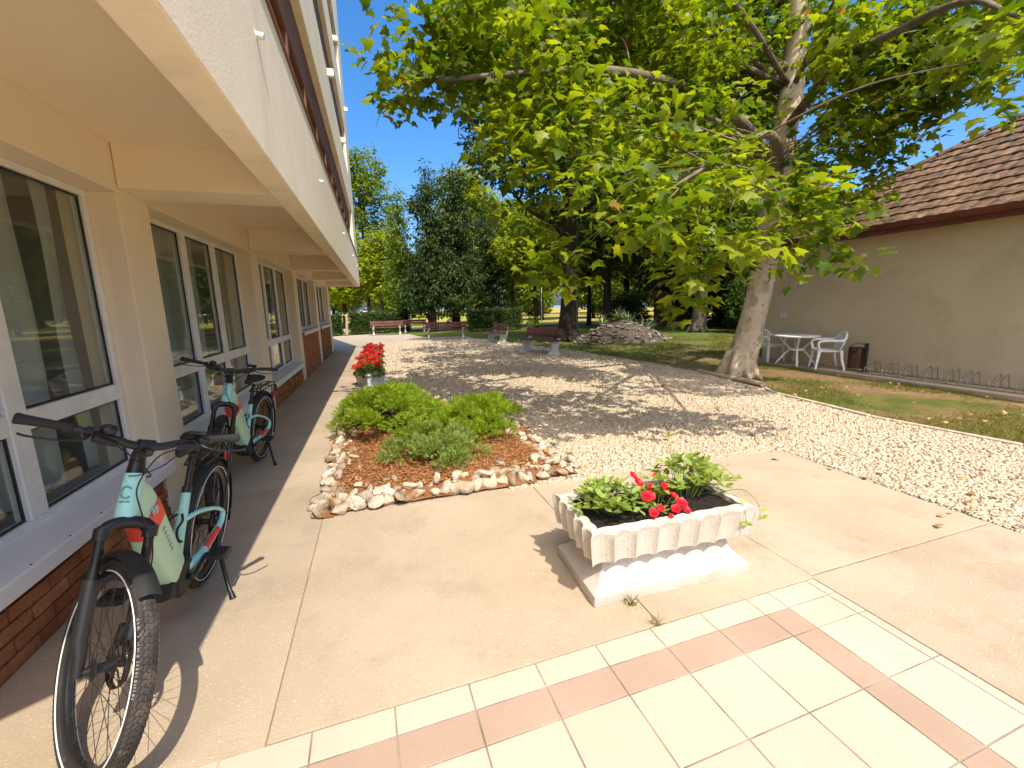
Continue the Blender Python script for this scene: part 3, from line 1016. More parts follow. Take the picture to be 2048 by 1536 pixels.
bn = empty('litter_bin', (9.66, 6.44, 0.05))
tag(bn, 'dark litter bin with a timber front against the tan wall', 'bin')
MB().lathe([(0.12, 0.06), (0.125, 0.07), (0.135, 0.50), (0.128, 0.50), (0.115, 0.10)], 16, Matrix.Translation((0, 0.02, 0))).build('bucket', surf('bin_wood', (0.06, 0.03, 0.02), (0.10, 0.05, 0.032), 6, 0.7, stretch=(1, 1, 0.2)), bn, smooth=True, sharp=50)
MB().box(-0.03, 0.03, -0.20, -0.15, 0, 0.60).box(-0.14, 0.14, -0.201, -0.149, 0.0, 0.02).build('post', black_steel, bn, bevel=0.004)
MB().tube(catmull([(0, -0.15, 0.57), (0, -0.02, 0.585), (0, 0.10, 0.56), (0, 0.15, 0.50)], 4), 0.014, 6).build('bracket', steel, bn, smooth=True)
MB().lathe([(0.06, 0.0), (0.075, 0.02), (0.075, 0.08), (0.05, 0.10)], 12, Matrix.Translation((-0.12, 0.0, 0.40))).build('ash_cup', black_steel, bn, smooth=True, sharp=50)

rk = empty('bicycle_rack', (9.62, 4.92, 0.05))
tag(rk, 'row of low galvanised bicycle holders along the tan wall', 'bike rack')
MB().box(-0.20, -0.165, -2.6, 1.35, 0.0, 0.022).box(0.165, 0.20, -2.6, 1.35, 0.0, 0.022).build('base_rail', steel, rk)
for k in range(12):
    yy = 1.15 - 0.315 * k + (0.05 if k == 5 else 0)
    h = MB()
    for d in (-0.045, 0.045):
        h.tube(catmull([(-0.18, yy + d, 0.02), (-0.18, yy + d, 0.09), (-0.15, yy + d, 0.13), (0.10, yy + d + 0.012, 0.235), (0.135, yy + d + 0.012, 0.225), (0.15, yy + d + 0.012, 0.18), (0.18, yy + d, 0.02)], 4), 0.010, 6)
    h.build('wheel_holder', steel, rk, smooth=True)

# ================================================================== stone planter in front
pt = empty('stone_planter', (1.470, 2.015, 0.012), R(-1.6))
tag(pt, 'white fluted cast stone planter standing on the concrete apron', 'planter')


def flute(L, W, nx, ny, depth, sharp=0.018):
    """scalloped outline: concave flutes with ridges, counter-clockwise"""
    pts = []
    def side(p, q, nrm, k):
        p, q, nrm = Vector(p), Vector(q), Vector(nrm)
        for i in range(k):
            for t in (0.0, 0.06, 0.15, 0.32, 0.5, 0.68, 0.85, 0.94):
                s = (i + t) / k
                d = depth * (math.sin(math.pi * min(max((t - 0.02) / 0.96, 0), 1)) ** 0.62) if t else 0.0
                pts.append(p.lerp(q, s) - nrm * d)
    a, b_ = L / 2, W / 2
    side((-a, -b_), (a, -b_), (0, -1), nx)
    side((a, -b_), (a, b_), (1, 0), ny)
    side((a, b_), (-a, b_), (0, 1), nx)
    side((-a, b_), (-a, -b_), (-1, 0), ny)
    return pts


rim = MB()
rings = []
for L, W, z, dp in ((0.985, 0.475, 0.225, 0.020), (1.00, 0.49, 0.228, 0.024), (1.025, 0.515, 0.30, 0.030), (1.045, 0.535, 0.375, 0.032), (1.045, 0.535, 0.40, 0.026), (1.035, 0.525, 0.410, 0.020)):
    rings.append([Vector((p.x, p.y, z)) for p in flute(L, W, 8, 5, dp)])
inner = []
for p in rings[-1]:
    inner.append(Vector((max(-0.455, min(0.455, p.x * 0.90)), max(-0.20, min(0.20, p.y * 0.80)), 0.412)))
rings.append(inner)
rings.append([Vector((p.x * 0.985, p.y * 0.975, 0.33)) for p in inner])
rim.loft(rings, True, True)
o = rim.build('rim', white_stone, pt)


def rrect(L, W, z, r=0.012):
    out = []
    for sx, sy, a0 in ((1, -1, -90), (1, 1, 0), (-1, 1, 90), (-1, -1, 180)):
        for k in range(4):
            a = R(a0 + 30 * k)
            out.append(Vector((sx * (L / 2 - r) + r * math.cos(a), sy * (W / 2 - r) + r * math.sin(a), z)))
    return out


MB().loft([rrect(0.985, 0.515, 0.0), rrect(0.99, 0.52, 0.008), rrect(0.985, 0.515, 0.062), rrect(0.965, 0.495, 0.072), rrect(0.895, 0.425, 0.100), rrect(0.835, 0.365, 0.135), rrect(0.81, 0.34, 0.17), rrect(0.80, 0.33, 0.20), rrect(0.82, 0.35, 0.24)]).build('pedestal', white_stone, pt, smooth=True, sharp=35)
soil_o = MB().loft([rrect(0.90, 0.39, 0.34), rrect(0.90, 0.39, 0.385)]).build('soil', soil_dark, pt)

# leaf shapes
OV = [(0, 0, 0), (0.25, 0.17, 0.02), (0.6, 0.25, 0.03), (0.9, 0.12, 0.0), (1.0, 0, -0.03), (0.9, -0.12, 0.0), (0.6, -0.25, 0.03), (0.25, -0.17, 0.02), (0.3, 0, -0.015), (0.65, 0, -0.02)]
OVF = [(0, 8, 1, 1), (1, 8, 9, 2), (2, 9, 3, 3), (3, 9, 4, 4), (4, 9, 5, 5), (5, 9, 6, 6), (6, 9, 8, 7), (7, 8, 0, 0)]
OVT = [(0, 8, 1), (1, 8, 9), (1, 9, 2), (2, 9, 3), (3, 9, 4), (4, 9, 5), (5, 9, 6), (6, 9, 8), (6, 8, 7), (7, 8, 0)]


def leaf_variants(name, tv, tf, mat, tints):
    return [np_mesh(name, np.array(tv, float), np.array(tf), mat, np.full(len(tf), t)) for t in tints]


def place(name, me, parent, pos, X, Y, Z, s):
    o = bpy.data.objects.new(name, me)
    col.objects.link(o)
    o.parent = parent
    o.matrix_local = Matrix(((X[0] * s, Y[0] * s, Z[0] * s, pos[0]), (X[1] * s, Y[1] * s, Z[1] * s, pos[1]), (X[2] * s, Y[2] * s, Z[2] * s, pos[2]), (0, 0, 0, 1)))
    return o


bed_leaf_me = leaf_variants('leaf', OV, OVT, plant_leaf, (0.15, 0.45, 0.7, 0.95))


def bedding_plant(loc, rx, ry, h, nst, per, label, size=0.05, seed=1, trail=()):
    """many stems with opposite leaves ending in small rosettes"""
    rng = np.random.RandomState(seed)
    t = empty('bedding_plant', loc)
    tag(t, label, 'plant', 'bedding plants in the stone planter')
    st = MB()
    stems = []
    for k in range(nst):
        a, rr = rng.uniform(0, 2 * math.pi), math.sqrt(rng.uniform(0.03, 1))
        tip = Vector((rx * rr * math.cos(a), ry * rr * math.sin(a), h * (1 - 0.55 * rr * rr) * rng.uniform(0.75, 1.1)))
        base = Vector((tip.x * 0.35, tip.y * 0.35, 0.0))
        mid = (base + tip) / 2 + Vector((0, 0, h * 0.25))
        stems.append((catmull([base, mid, tip], 4), per))
    for path in trail: stems.append((catmull(path, 4), 7))
    cntl = 0
    for path, per_ in stems:
        st.tube(path, [0.0025, 0.0015], 4)
        L = len(path)
        tip = path[-1]
        d = (path[-1] - path[-2]).normalized()
        for k in range(per_):
            if cntl >= 298: break
            top = k < per_ * 0.6
            f = 1.0 if top else rng.uniform(0.35, 0.95)
            p = path[min(L - 1, int(f * (L - 1)))]
            az = k * 2.4 + rng.uniform(-0.4, 0.4)
            out = Vector((math.cos(az), math.sin(az), rng.uniform(0.0, 0.55)))
            nr = (Vector((0, 0, 1)) - out * 0.35 + Vector(rng.normal(size=3) * 0.25)).normalized()
            X = (out - nr * out.dot(nr)).normalized()
            Y = nr.cross(X)
            place('leaf', bed_leaf_me[rng.randint(4)], t, p, X, Y, nr, size * rng.uniform(0.65, 1.2) * (1.0 if len(path) < 12 else 0.7))
            cntl += 1
    st.build('stems', stem_green, t)
    return t


PZ = 0.396
bedding_plant((1.19, 2.03, PZ), 0.225, 0.185, 0.15, 59, 5, 'leafy green bedding plant at the left end of the stone planter', 0.062, 3)
bedding_plant((1.735, 2.06, PZ), 0.265, 0.20, 0.22, 54, 5, 'taller trailing green bedding plant at the right end of the stone planter', 0.066, 5,
              trail=[[(0.12, -0.10, 0.03), (0.16, -0.20, 0.07), (0.17, -0.285, 0.04), (0.18, -0.31, -0.07)], [(0.15, -0.1, 0.03), (0.24, -0.2, 0.08), (0.275, -0.285, 0.03), (0.28, -0.31, -0.06)],
                     [(0.12, 0.02, 0.12), (0.25, 0.02, 0.16), (0.34, 0.0, 0.10), (0.40, -0.01, 0.05)], [(0.0, 0.1, 0.16), (-0.02, 0.14, 0.27), (-0.01, 0.16, 0.33)]])
pet = bedding_plant((1.46, 1.97, PZ), 0.13, 0.16, 0.10, 22, 7, 'red flowering petunia in the middle of the stone planter', 0.038, 9)
# petunia blooms: trumpet of five rounded petals
fl = MB()
N5 = 20
rr0 = [Vector((0.10 * math.cos(2 * math.pi * k / N5), 0.10 * math.sin(2 * math.pi * k / N5), -0.55)) for k in range(N5)]
rr1 = [Vector((0.28 * math.cos(2 * math.pi * k / N5), 0.28 * math.sin(2 * math.pi * k / N5), -0.12)) for k in range(N5)]
rr2 = [Vector((1.0 * (0.93 + 0.09 * math.cos(5 * 2 * math.pi * k / N5)) * math.cos(2 * math.pi * k / N5), (0.93 + 0.09 * math.cos(5 * 2 * math.pi * k / N5)) * math.sin(2 * math.pi * k / N5), 0.10 + 0.10 * math.cos(10 * math.pi * k / N5 * 2))) for k in range(N5)]
fl.loft([rr0, rr1, rr2], True, False)
flower_me = fl.mesh('flower', red_petal, True)
at = flower_me.attributes.new('tint', 'FLOAT', 'FACE')
at.data.foreach_set('value', np.random.RandomState(2).uniform(0, 1, len(flower_me.polygons)).astype(np.float32))
rng = np.random.RandomState(4)
for (x, y, z, s) in ((-0.06, 0.10, 0.15, 0.034), (-0.05, 0.06, 0.12, 0.044), (0.0, 0.02, 0.10, 0.03), (0.05, -0.03, 0.115, 0.038), (-0.075, -0.06, 0.09, 0.045), (-0.04, -0.05, 0.085, 0.035), (0.07, -0.08, 0.08, 0.028), (-0.10, -0.17, 0.045, 0.036), (-0.05, -0.15, 0.055, 0.028), (0.02, -0.175, 0.05, 0.036), (0.075, -0.14, 0.06, 0.044), (0.085, -0.17, 0.03, 0.036), (0.09, 0.12, 0.11, 0.03), (-0.015, -0.19, 0.02, 0.022)):
    nr = Vector((rng.uniform(-0.3, 0.3), -0.75 + rng.uniform(-0.2, 0.3), 0.8)).normalized()
    X = nr.orthogonal().normalized()
    place('flower', flower_me, pet, (x * 1.15, y + 0.02, z + 0.015), X, nr.cross(X), nr, s * 0.8)

# ================================================================== flower bed with stone border
fb = empty('flower_bed', (0, 0, 0))
tag(fb, 'mulched flower bed ringed with pale stones beside the walkway', 'flower bed')
gx, gy = np.meshgrid(np.linspace(-0.60, 1.75, 40), np.linspace(3.3, 8.45, 70))
gz = 0.02 + 0.05 * np.exp(-((gx - 0.5) / 0.9) ** 2) * np.clip((gy - 3.3) / 0.5, 0, 1) + RNG.normal(size=gx.shape) * 0.006
fc = []
Wd = gx.shape[1]
cxs = ((gx[:-1, :-1] + gx[1:, 1:]) / 2).ravel()
cys = ((gy[:-1, :-1] + gy[1:, 1:]) / 2).ravel()
okc = inpoly(cxs, cys, BED)
k = 0
for j in range(gx.shape[0] - 1):
    for i in range(Wd - 1):
        if okc[k]: fc.append((j * Wd + i, j * Wd + i + 1, (j + 1) * Wd + i + 1, (j + 1) * Wd + i))
        k += 1
link('mulch_soil', np_mesh('mulch_soil', np.stack([gx.ravel(), gy.ravel(), gz.ravel()], 1), np.array(fc), mulch_mat, smooth=True), fb)
k = 9000
px, py = RNG.uniform(-0.45, 1.6, k), RNG.uniform(3.42, 6.4, k)
ok = inpoly(px, py, [(-0.40, 3.55), (1.5, 3.65), (1.5, 5.2), (1.0, 6.4), (-0.45, 6.4)])
px, py = px[ok], py[ok]
k = len(px)
pz = 0.028 + 0.05 * np.exp(-((px - 0.5) / 0.9) ** 2) * np.clip((py - 3.3) / 0.5, 0, 1) + RNG.uniform(0, 0.012, k)
X, Y, Z = frames(norm(np.array([0, 0, 1.0]) + RNG.normal(size=(k, 3)) * 0.4), rand_unit(k))
sz = np.stack([RNG.uniform(0.010, 0.028, k), RNG.uniform(0.0025, 0.006, k), RNG.uniform(0.0015, 0.003, k)], 1)
V, Fc = scatter(CUBE_V, CUBE_F, np.stack([px, py, pz], 1), X, Y, Z, sz)
o = link('mulch_chips', np_mesh('mulch_chips', V, Fc, chip_mat, np.repeat(RNG.uniform(0, 1, k), 6)), fb)
o['kind'] = 'stuff'


def icosphere_np():
    import bmesh
    bm = bmesh.new()
    bmesh.ops.create_icosphere(bm, subdivisions=2, radius=1.0)
    v_ = np.array([v.co[:] for v in bm.verts])
    f_ = [tuple(v.index for v in f.verts) for f in bm.faces]
    bm.free()
    return v_, f_


ICO_V, ICO_F = icosphere_np()


def stone_mesh(name, mat, seed, flat=0.7, cuts=9):
    """a broken field stone: sphere cut by random planes"""
    rng = np.random.RandomState(seed)
    v_ = ICO_V.copy()
    for k in range(cuts):
        d = rng.normal(size=3)
        d /= np.linalg.norm(d)
        h = rng.uniform(0.30, 0.74)
        s = v_ @ d
        over = np.maximum(s - h, 0)
        v_ -= np.outer(over, d)
    v_ *= np.array([1, rng.uniform(0.65, 0.9), flat * rng.uniform(0.8, 1.1)])
    v_ += rng.normal(size=v_.shape) * 0.012
    return np_mesh(name, v_, np.array(ICO_F), mat)


stones = [stone_mesh('stone', stone_mat, s, 0.72, 15) for s in range(14)]
rng = np.random.RandomState(21)


def drop_stones(a, b_, width, count, smin, smax, rows_bias=0.0):
    a, b_ = Vector((*a, 0)), Vector((*b_, 0))
    d = (b_ - a)
    nrm = Vector((-d.y, d.x, 0)).normalized()
    for k in range(count):
        t = (k + rng.uniform(0.1, 0.9)) / count
        w = rng.uniform(0.03, width)
        p = a.lerp(b_, t) + nrm * w
        s = rng.uniform(smin, smax)
        o = link('stone', stones[rng.randint(14)], fb)
        o.location = (p.x, p.y, 0.012 + s * 0.42 + (0.03 if w > 0.1 and rng.rand() < 0.35 else 0))
        o.rotation_euler = (rng.uniform(-0.4, 0.4), rng.uniform(-0.4, 0.4), rng.uniform(0, 6.28))
        o.scale = (s * rng.uniform(1.15, 1.75), s * rng.uniform(1.0, 1.4), s * 1.25)


drop_stones((-0.53, 3.34), (1.66, 3.45), 0.06, 24, 0.065, 0.105)
drop_stones((-0.50, 3.45), (1.62, 3.58), 0.13, 32, 0.052, 0.088)
drop_stones((-0.44, 3.60), (0.1, 3.68), 0.14, 9, 0.04, 0.062)
drop_stones((1.0, 3.68), (1.60, 3.72), 0.16, 12, 0.04, 0.066)
drop_stones((-0.38, 6.9), (-0.38, 3.34), -0.20, 62, 0.05, 0.085)
drop_stones((-0.28, 5.2), (-0.30, 3.45), -0.10, 12, 0.04, 0.066)
drop_stones((1.52, 3.55), (1.46, 5.3), -0.26, 46, 0.05, 0.082)

# spreading junipers
SPV, SPF = [], []
for k in range(7):                       # a flat spray of short needles on a twig
    t = k / 7.0
    for sgn in (-1, 1):
        o_ = len(SPV)
        bx = t * 0.9
        L = 0.36 * (1 - 0.55 * t) + 0.06
        SPV += [(bx, 0, 0.0), (bx + L * 0.75, sgn * L * 0.75, 0.05 * sgn), (bx + 0.10, sgn * 0.015, 0.02)]
        SPF.append((o_, o_ + 1, o_ + 2))
o_ = len(SPV)
SPV += [(0, -0.02, 0), (1.05, 0, 0.02), (0, 0.02, 0)]
SPF.append((o_, o_ + 1, o_ + 2))


def juniper(name, loc, rx, ry, h, count, label, mat, size, seed, upright=0.12, lean=(0, 0), lumps=26, flatten=1.0):
    rng = np.random.RandomState(seed)
    t = empty(name, loc)
    tag(t, label, 'shrub', 'evergreen shrubs in the flower bed')
    st = MB()
    P, D = [], []
    cent = []
    for k in range(lumps):
        a, rr = rng.uniform(0, 2 * math.pi), math.sqrt(rng.uniform(0.02, 1))
        c_ = np.array([rx * rr * math.cos(a), ry * rr * math.sin(a), h * (1 - 0.75 * rr ** 2) * rng.uniform(0.75, 1.1)])
        c_[:2] += np.array(lean) * (c_[2] / h)
        cent.append((c_, rng.uniform(0.06, 0.15) * (rx + ry)))
        st.tube([(0, 0, 0), tuple(c_ * 0.55 + np.array([0, 0, -0.02])), tuple(c_)], [0.014, 0.004], 4)
    per = count // lumps
    for c_, rad in cent:
        d = rand_unit(per, rng)
        d[:, 2] = np.abs(d[:, 2]) * 0.95 - 0.15
        rr = rng.uniform(0.45, 1.0, per)[:, None]
        p = c_ + d * rr * rad * np.array([1, 1, 0.8 * flatten])
        P.append(p)
        D.append(norm(d + np.array([0, 0, upright]) + rng.normal(size=(per, 3)) * 0.35 + norm(c_[None] + 1e-6) * 0.15))
    P, D = np.concatenate(P), np.concatenate(D)
    ok = P[:, 2] > 0.01
    P, D = P[ok], D[ok]
    k = len(P)
    X, Y, Z = frames(np.cross(D, rand_unit(k, rng)), D)
    V, Fc = scatter(SPV, SPF, P, X, Y, Z, rng.uniform(0.7, 1.3, k) * size)
    tint = np.repeat(np.clip(rng.normal(0.5, 0.25, k), 0, 1), len(SPF))
    link('foliage', np_mesh('foliage', V, Fc, mat, tint), t)
    st.build('branches', dark_bark, t)
    return t


juniper('juniper', (0.08, 5.55, 0.03), 0.64, 1.05, 0.50, 15000, 'bright green mounded juniper at the left of the flower bed', juniper_leaf, 0.052, 31, lumps=62)
juniper('juniper', (1.14, 5.10, 0.04), 0.52, 0.62, 0.40, 5200, 'loose feathery green shrub at the right of the flower bed', juniper_leaf, 0.070, 32, 0.5, lumps=40)
juniper('juniper', (0.50, 4.48, 0.04), 0.50, 0.62, 0.24, 3600, 'low grey green creeping juniper at the front of the flower bed', juniper_grey, 0.058, 33, 0.1, lean=(-0.05, -0.1), lumps=34)
# weeds in the joints
BLV = [(0, -0.05, 0), (0, 0.05, 0), (0.55, 0.035, 0.10), (0.55, -0.035, 0.10), (1.0, 0, 0.0)]
BLT = [(0, 1, 2), (0, 2, 3), (3, 2, 4)]


def tuft(name, loc, count, L, label, mat, seed, spread=0.5, group=None, cat='weed'):
    rng = np.random.RandomState(seed)
    d = norm(np.stack([rng.normal(size=count) * spread, rng.normal(size=count) * spread, rng.uniform(0.35, 1.0, count)], 1))
    X, Y, Z = frames(np.cross(d, rand_unit(count, rng)), d)
    P = np.array([0, 0, 0]) + rng.normal(size=(count, 3)) * np.array([0.012, 0.012, 0])
    V, Fc = scatter(BLV, BLT, P, X, Y, Z, rng.uniform(0.5, 1.0, count) * L)
    o = link(name, np_mesh(name, V, Fc, mat, np.repeat(rng.uniform(0, 1, count), 3)))
    o.location = loc
    tag(o, label, cat, group)
    return o


tuft('weed', (1.205, 1.575, 0.014), 16, 0.06, 'small weed growing in the joint beside the cream tiles', grass_leaf, 1)
tuft('weed', (1.17, 1.735, 0.014), 16, 0.085, 'small weed sprouting at the foot of the stone planter', grass_leaf, 2)
tuft('weed', (1.75, 4.3, 0.014), 40, 0.10, 'thin weed creeping out of the stone border onto the gravel', plant_leaf, 5, 1.2)
tuft('weed', (1.83, 3.95, 0.014), 30, 0.08, 'second thin weed on the gravel by the stone border', plant_leaf, 6, 1.2)
tuft('weed', (0.0, 3.75, 0.05), 20, 0.06, 'tiny weed in the front left corner of the mulch', plant_leaf, 7, 0.9)

# ================================================================== white troughs with geraniums
gl_me = leaf_variants('leaf', [(x, y * 1.7, z) for x, y, z in OV], OVT, leafmat('geranium_leaf', (0.06, 0.11, 0.015), (0.17, 0.22, 0.025), 0.35), (0.2, 0.5, 0.9))
PE5 = [(0, 0, 0), (0.5, 0.28, 0.1), (0.9, 0.3, 0.1), (1.0, 0, 0.05), (0.9, -0.3, 0.1), (0.5, -0.28, 0.1)]
PE5F = [(0, 1, 2), (0, 2, 3), (0, 3, 4), (0, 4, 5)]


def trough(loc, rz, label, plabel, seed, hue):
    t = empty('flower_trough', loc, rz)
    tag(t, label, 'planter', 'white flower troughs along the walkway')
    b0, b1 = 0.19, 0.235
    def sq(h, z): return [Vector((-h, -h, z)), Vector((h, -h, z)), Vector((h, h, z)), Vector((-h, h, z))]
    MB().loft([sq(b0, 0.0), sq(b1, 0.25), sq(b1 - 0.03, 0.25), sq(b1 - 0.04, 0.19)]).build('box', box_white, t, bevel=0.006)
    MB().loft([sq(b1 + 0.012, 0.222), sq(b1 + 0.014, 0.262), sq(b1 - 0.028, 0.262), sq(b1 - 0.028, 0.222)], True, False).build('lip', box_white, t)
    MB().loft([sq(b1 - 0.045, 0.18), sq(b1 - 0.04, 0.21)]).build('soil', soil_dark, t)
    p = empty('geranium', (loc[0], loc[1], loc[2] + 0.21), rz)
    tag(p, plabel, 'flowers', 'geraniums in the white troughs')
    rng = np.random.RandomState(seed)
    k = 900
    d = rand_unit(k, rng)
    d[:, 2] = np.abs(d[:, 2])
    P = d * (rng.uniform(0.5, 1, k) ** 0.5)[:, None] * np.array([0.34, 0.34, 0.24])
    X, Y, Z = frames(norm(d + np.array([0, 0, 0.7]) + rng.normal(size=(k, 3)) * 0.4), rand_unit(k, rng))
    V, Fc = scatter([(x - 0.3, y * 1.7, z) for x, y, z in OV], OVT, P, X, Y, Z, rng.uniform(0.04, 0.075, k))
    link('foliage', np_mesh('foliage', V, Fc, MATS['geranium_leaf'], np.repeat(rng.uniform(0, 1, k), len(OVT))), p)
    st = MB()
    for q in range(26):
        a, rr = rng.uniform(0, 6.28), math.sqrt(rng.uniform(0.1, 1))
        c_ = np.array([0.34 * rr * math.cos(a), 0.34 * rr * math.sin(a), 0.31 - 0.14 * rr + rng.uniform(-0.03, 0.05)])
        st.tube([(c_[0] * 0.5, c_[1] * 0.5, 0.08), tuple(c_)], 0.003, 4)
        kk = 60
        dd = rand_unit(kk, rng)
        dd[:, 2] = np.abs(dd[:, 2]) * 1.2 - 0.3
        X, Y, Z = frames(norm(dd), rand_unit(kk, rng))
        V, Fc = scatter(PE5, PE5F, c_ + dd * 0.042, X, Y, Z, rng.uniform(0.02, 0.034, kk))
        mat = orange_petal if (rng.rand() < hue) else red_petal
        link('flower_head', np_mesh('flower_head', V, Fc, mat, np.repeat(rng.uniform(0, 1, kk), len(PE5F))), p)
    st.build('stems', stem_green, p)


trough((-0.21, 9.35, 0.012), R(34), 'white square flower trough nearest the flower bed', 'orange red geraniums in the trough nearest the flower bed', 41, 0.85)
trough((-0.20, 10.75, 0.012), R(20), 'white square flower trough, second along the walkway', 'orange red geraniums in the second trough along the walkway', 42, 0.6)
trough((-0.19, 12.2, 0.012), R(25), 'white square flower trough, third along the walkway', 'red geraniums in the third trough along the walkway', 43, 0.4)
trough((-0.17, 14.2, 0.012), R(30), 'white square flower trough farthest along the walkway', 'deep red geraniums in the farthest trough', 44, 0.15)


# ================================================================== park benches
def bench(loc, rz, L, label):
    t = empty('park_bench', loc, rz)
    tag(t, label, 'bench', 'benches around the gravel court')
    for s in (-1, 1):
        x = s * (L / 2 - 0.18)
        prof = [(-0.26, 0.0), (0.20, 0.0), (0.22, 0.06), (0.10, 0.12), (0.08, 0.36), (0.28, 0.40), (0.28, 0.44), (-0.16, 0.42), (-0.24, 0.80), (-0.31, 0.80), (-0.24, 0.40), (-0.16, 0.12), (-0.28, 0.06)]
        mb = MB()
        n_ = len(prof)
        mb.loft([[Vector((x + dx, -p[0], p[1])) for p in prof] for dx in (-0.05, 0.05)])
        mb.build('leg', bench_leg, t, bevel=0.01)
    for k in range(3):
        y0 = -0.26 + k * 0.145
        MB().box(-L / 2, L / 2, y0, y0 + 0.125, 0.442, 0.482).build('seat_slat', bench_wood, t, bevel=0.006)
    for k in range(2):
        M = Matrix.Translation((0, 0.205 + k * 0.035, 0.54 + k * 0.155)) @ Matrix.Rotation(R(-12), 4, 'X')
        MB().box(-L / 2, L / 2, -0.045, -0.008, 0, 0.135, M).build('back_slat', bench_wood, t, bevel=0.006)
    return t


# a bench looks along its local -y
bench((5.05, 13.25, 0.0), R(-74), 1.9, 'red brown bench with pale concrete legs closest to the big dark trunk')
bench((4.92, 18.1, 0.0), R(-86), 1.9, 'red brown bench seen end on at the corner of the gravel court')
bench((3.35, 22.1, 0.0), R(-14), 2.1, 'long red brown bench below the dark evergreen trees')
bench((0.55, 27.2, 0.0), R(-2), 1.9, 'red brown bench in front of the clipped hedge')
bench((2.4, 29.5, -0.02), R(0), 1.6, 'small shaded bench at the end of the clipped hedge')

# ================================================================== electric bicycles
teal = surf('teal_paint', (0.36, 0.72, 0.66), (0.37, 0.735, 0.675), 3, 0.42, spec=0.45, coord='obj')
mint = surf('mint_paint', (0.46, 0.72, 0.53), (0.475, 0.74, 0.545), 3, 0.45, spec=0.4, coord='obj')
red_paint = plain('red_paint', (0.78, 0.07, 0.05), 0.45)
rubber = surf('tyre_rubber', (0.020, 0.018, 0.016), (0.035, 0.031, 0.027), 8, 0.75, 0.3, 150, c3=(0.11, 0.085, 0.06), scale3=26, f3=(0.6, 0.8), spec=0.3, coord='obj')
tread_mat = surf('tyre_tread', (0.028, 0.026, 0.024), (0.05, 0.045, 0.04), 8, 0.7, 0.3, 200, c3=(0.16, 0.12, 0.085), scale3=14, f3=(0.5, 0.75), spec=0.3, coord='obj')
black_paint = plain('black_paint', (0.014, 0.014, 0.015), 0.38, spec=0.5)
black_matt = plain('black_matt', (0.018, 0.018, 0.018), 0.62)
dark_tube = plain('stanchion', (0.04, 0.036, 0.032), 0.18, 0.6)
grip_mat = plain('grip_rubber', (0.028, 0.028, 0.029), 0.6, bump=0.4, bscale=300)
white_print = plain('white_print', (0.75, 0.75, 0.74), 0.5)
silver = plain('silver', (0.5, 0.5, 0.5), 0.28, 0.9)
badge = plain('badge_teal', (0.13, 0.36, 0.34), 0.3)

WR = 0.357
HA = R(67.5)
AX = Vector((-math.cos(HA), 0, math.sin(HA)))
FW = Vector((math.sin(HA), 0, math.cos(HA)))
HB = Vector((0.882, 0, 0.80))
FHUB = HB - AX * 0.49 + FW * 0.045
CLAMP = HB + AX * 0.275 + FW * 0.05


def steer_m(a):
    return Matrix.Translation(HB) @ Matrix.Rotation(a, 4, AX) @ Matrix.Translation(-HB)


def ringpath(c, r, y=0.0, n=48, a0=0.0, a1=None):
    if a1 is None:
        return [Vector((c.x + r * math.cos(2 * math.pi * k / n), y, c.z + r * math.sin(2 * math.pi * k / n))) for k in range(n)]
    return [Vector((c.x + r * math.cos(a0 + (a1 - a0) * k / (n - 1)), y, c.z + r * math.sin(a0 + (a1 - a0) * k / (n - 1)))) for k in range(n)]


def ring_loft(c, prof, n=64):
    """prof: (radius, y) closed profile swept round the wheel axis"""
    mb = MB()
    rings = [[Vector((c.x + r * math.cos(2 * math.pi * k / n), y, c.z + r * math.sin(2 * math.pi * k / n))) for r, y in prof] for k in range(n)]
    rings.append(rings[0])
    mb.loft(rings, True, False)
    return mb


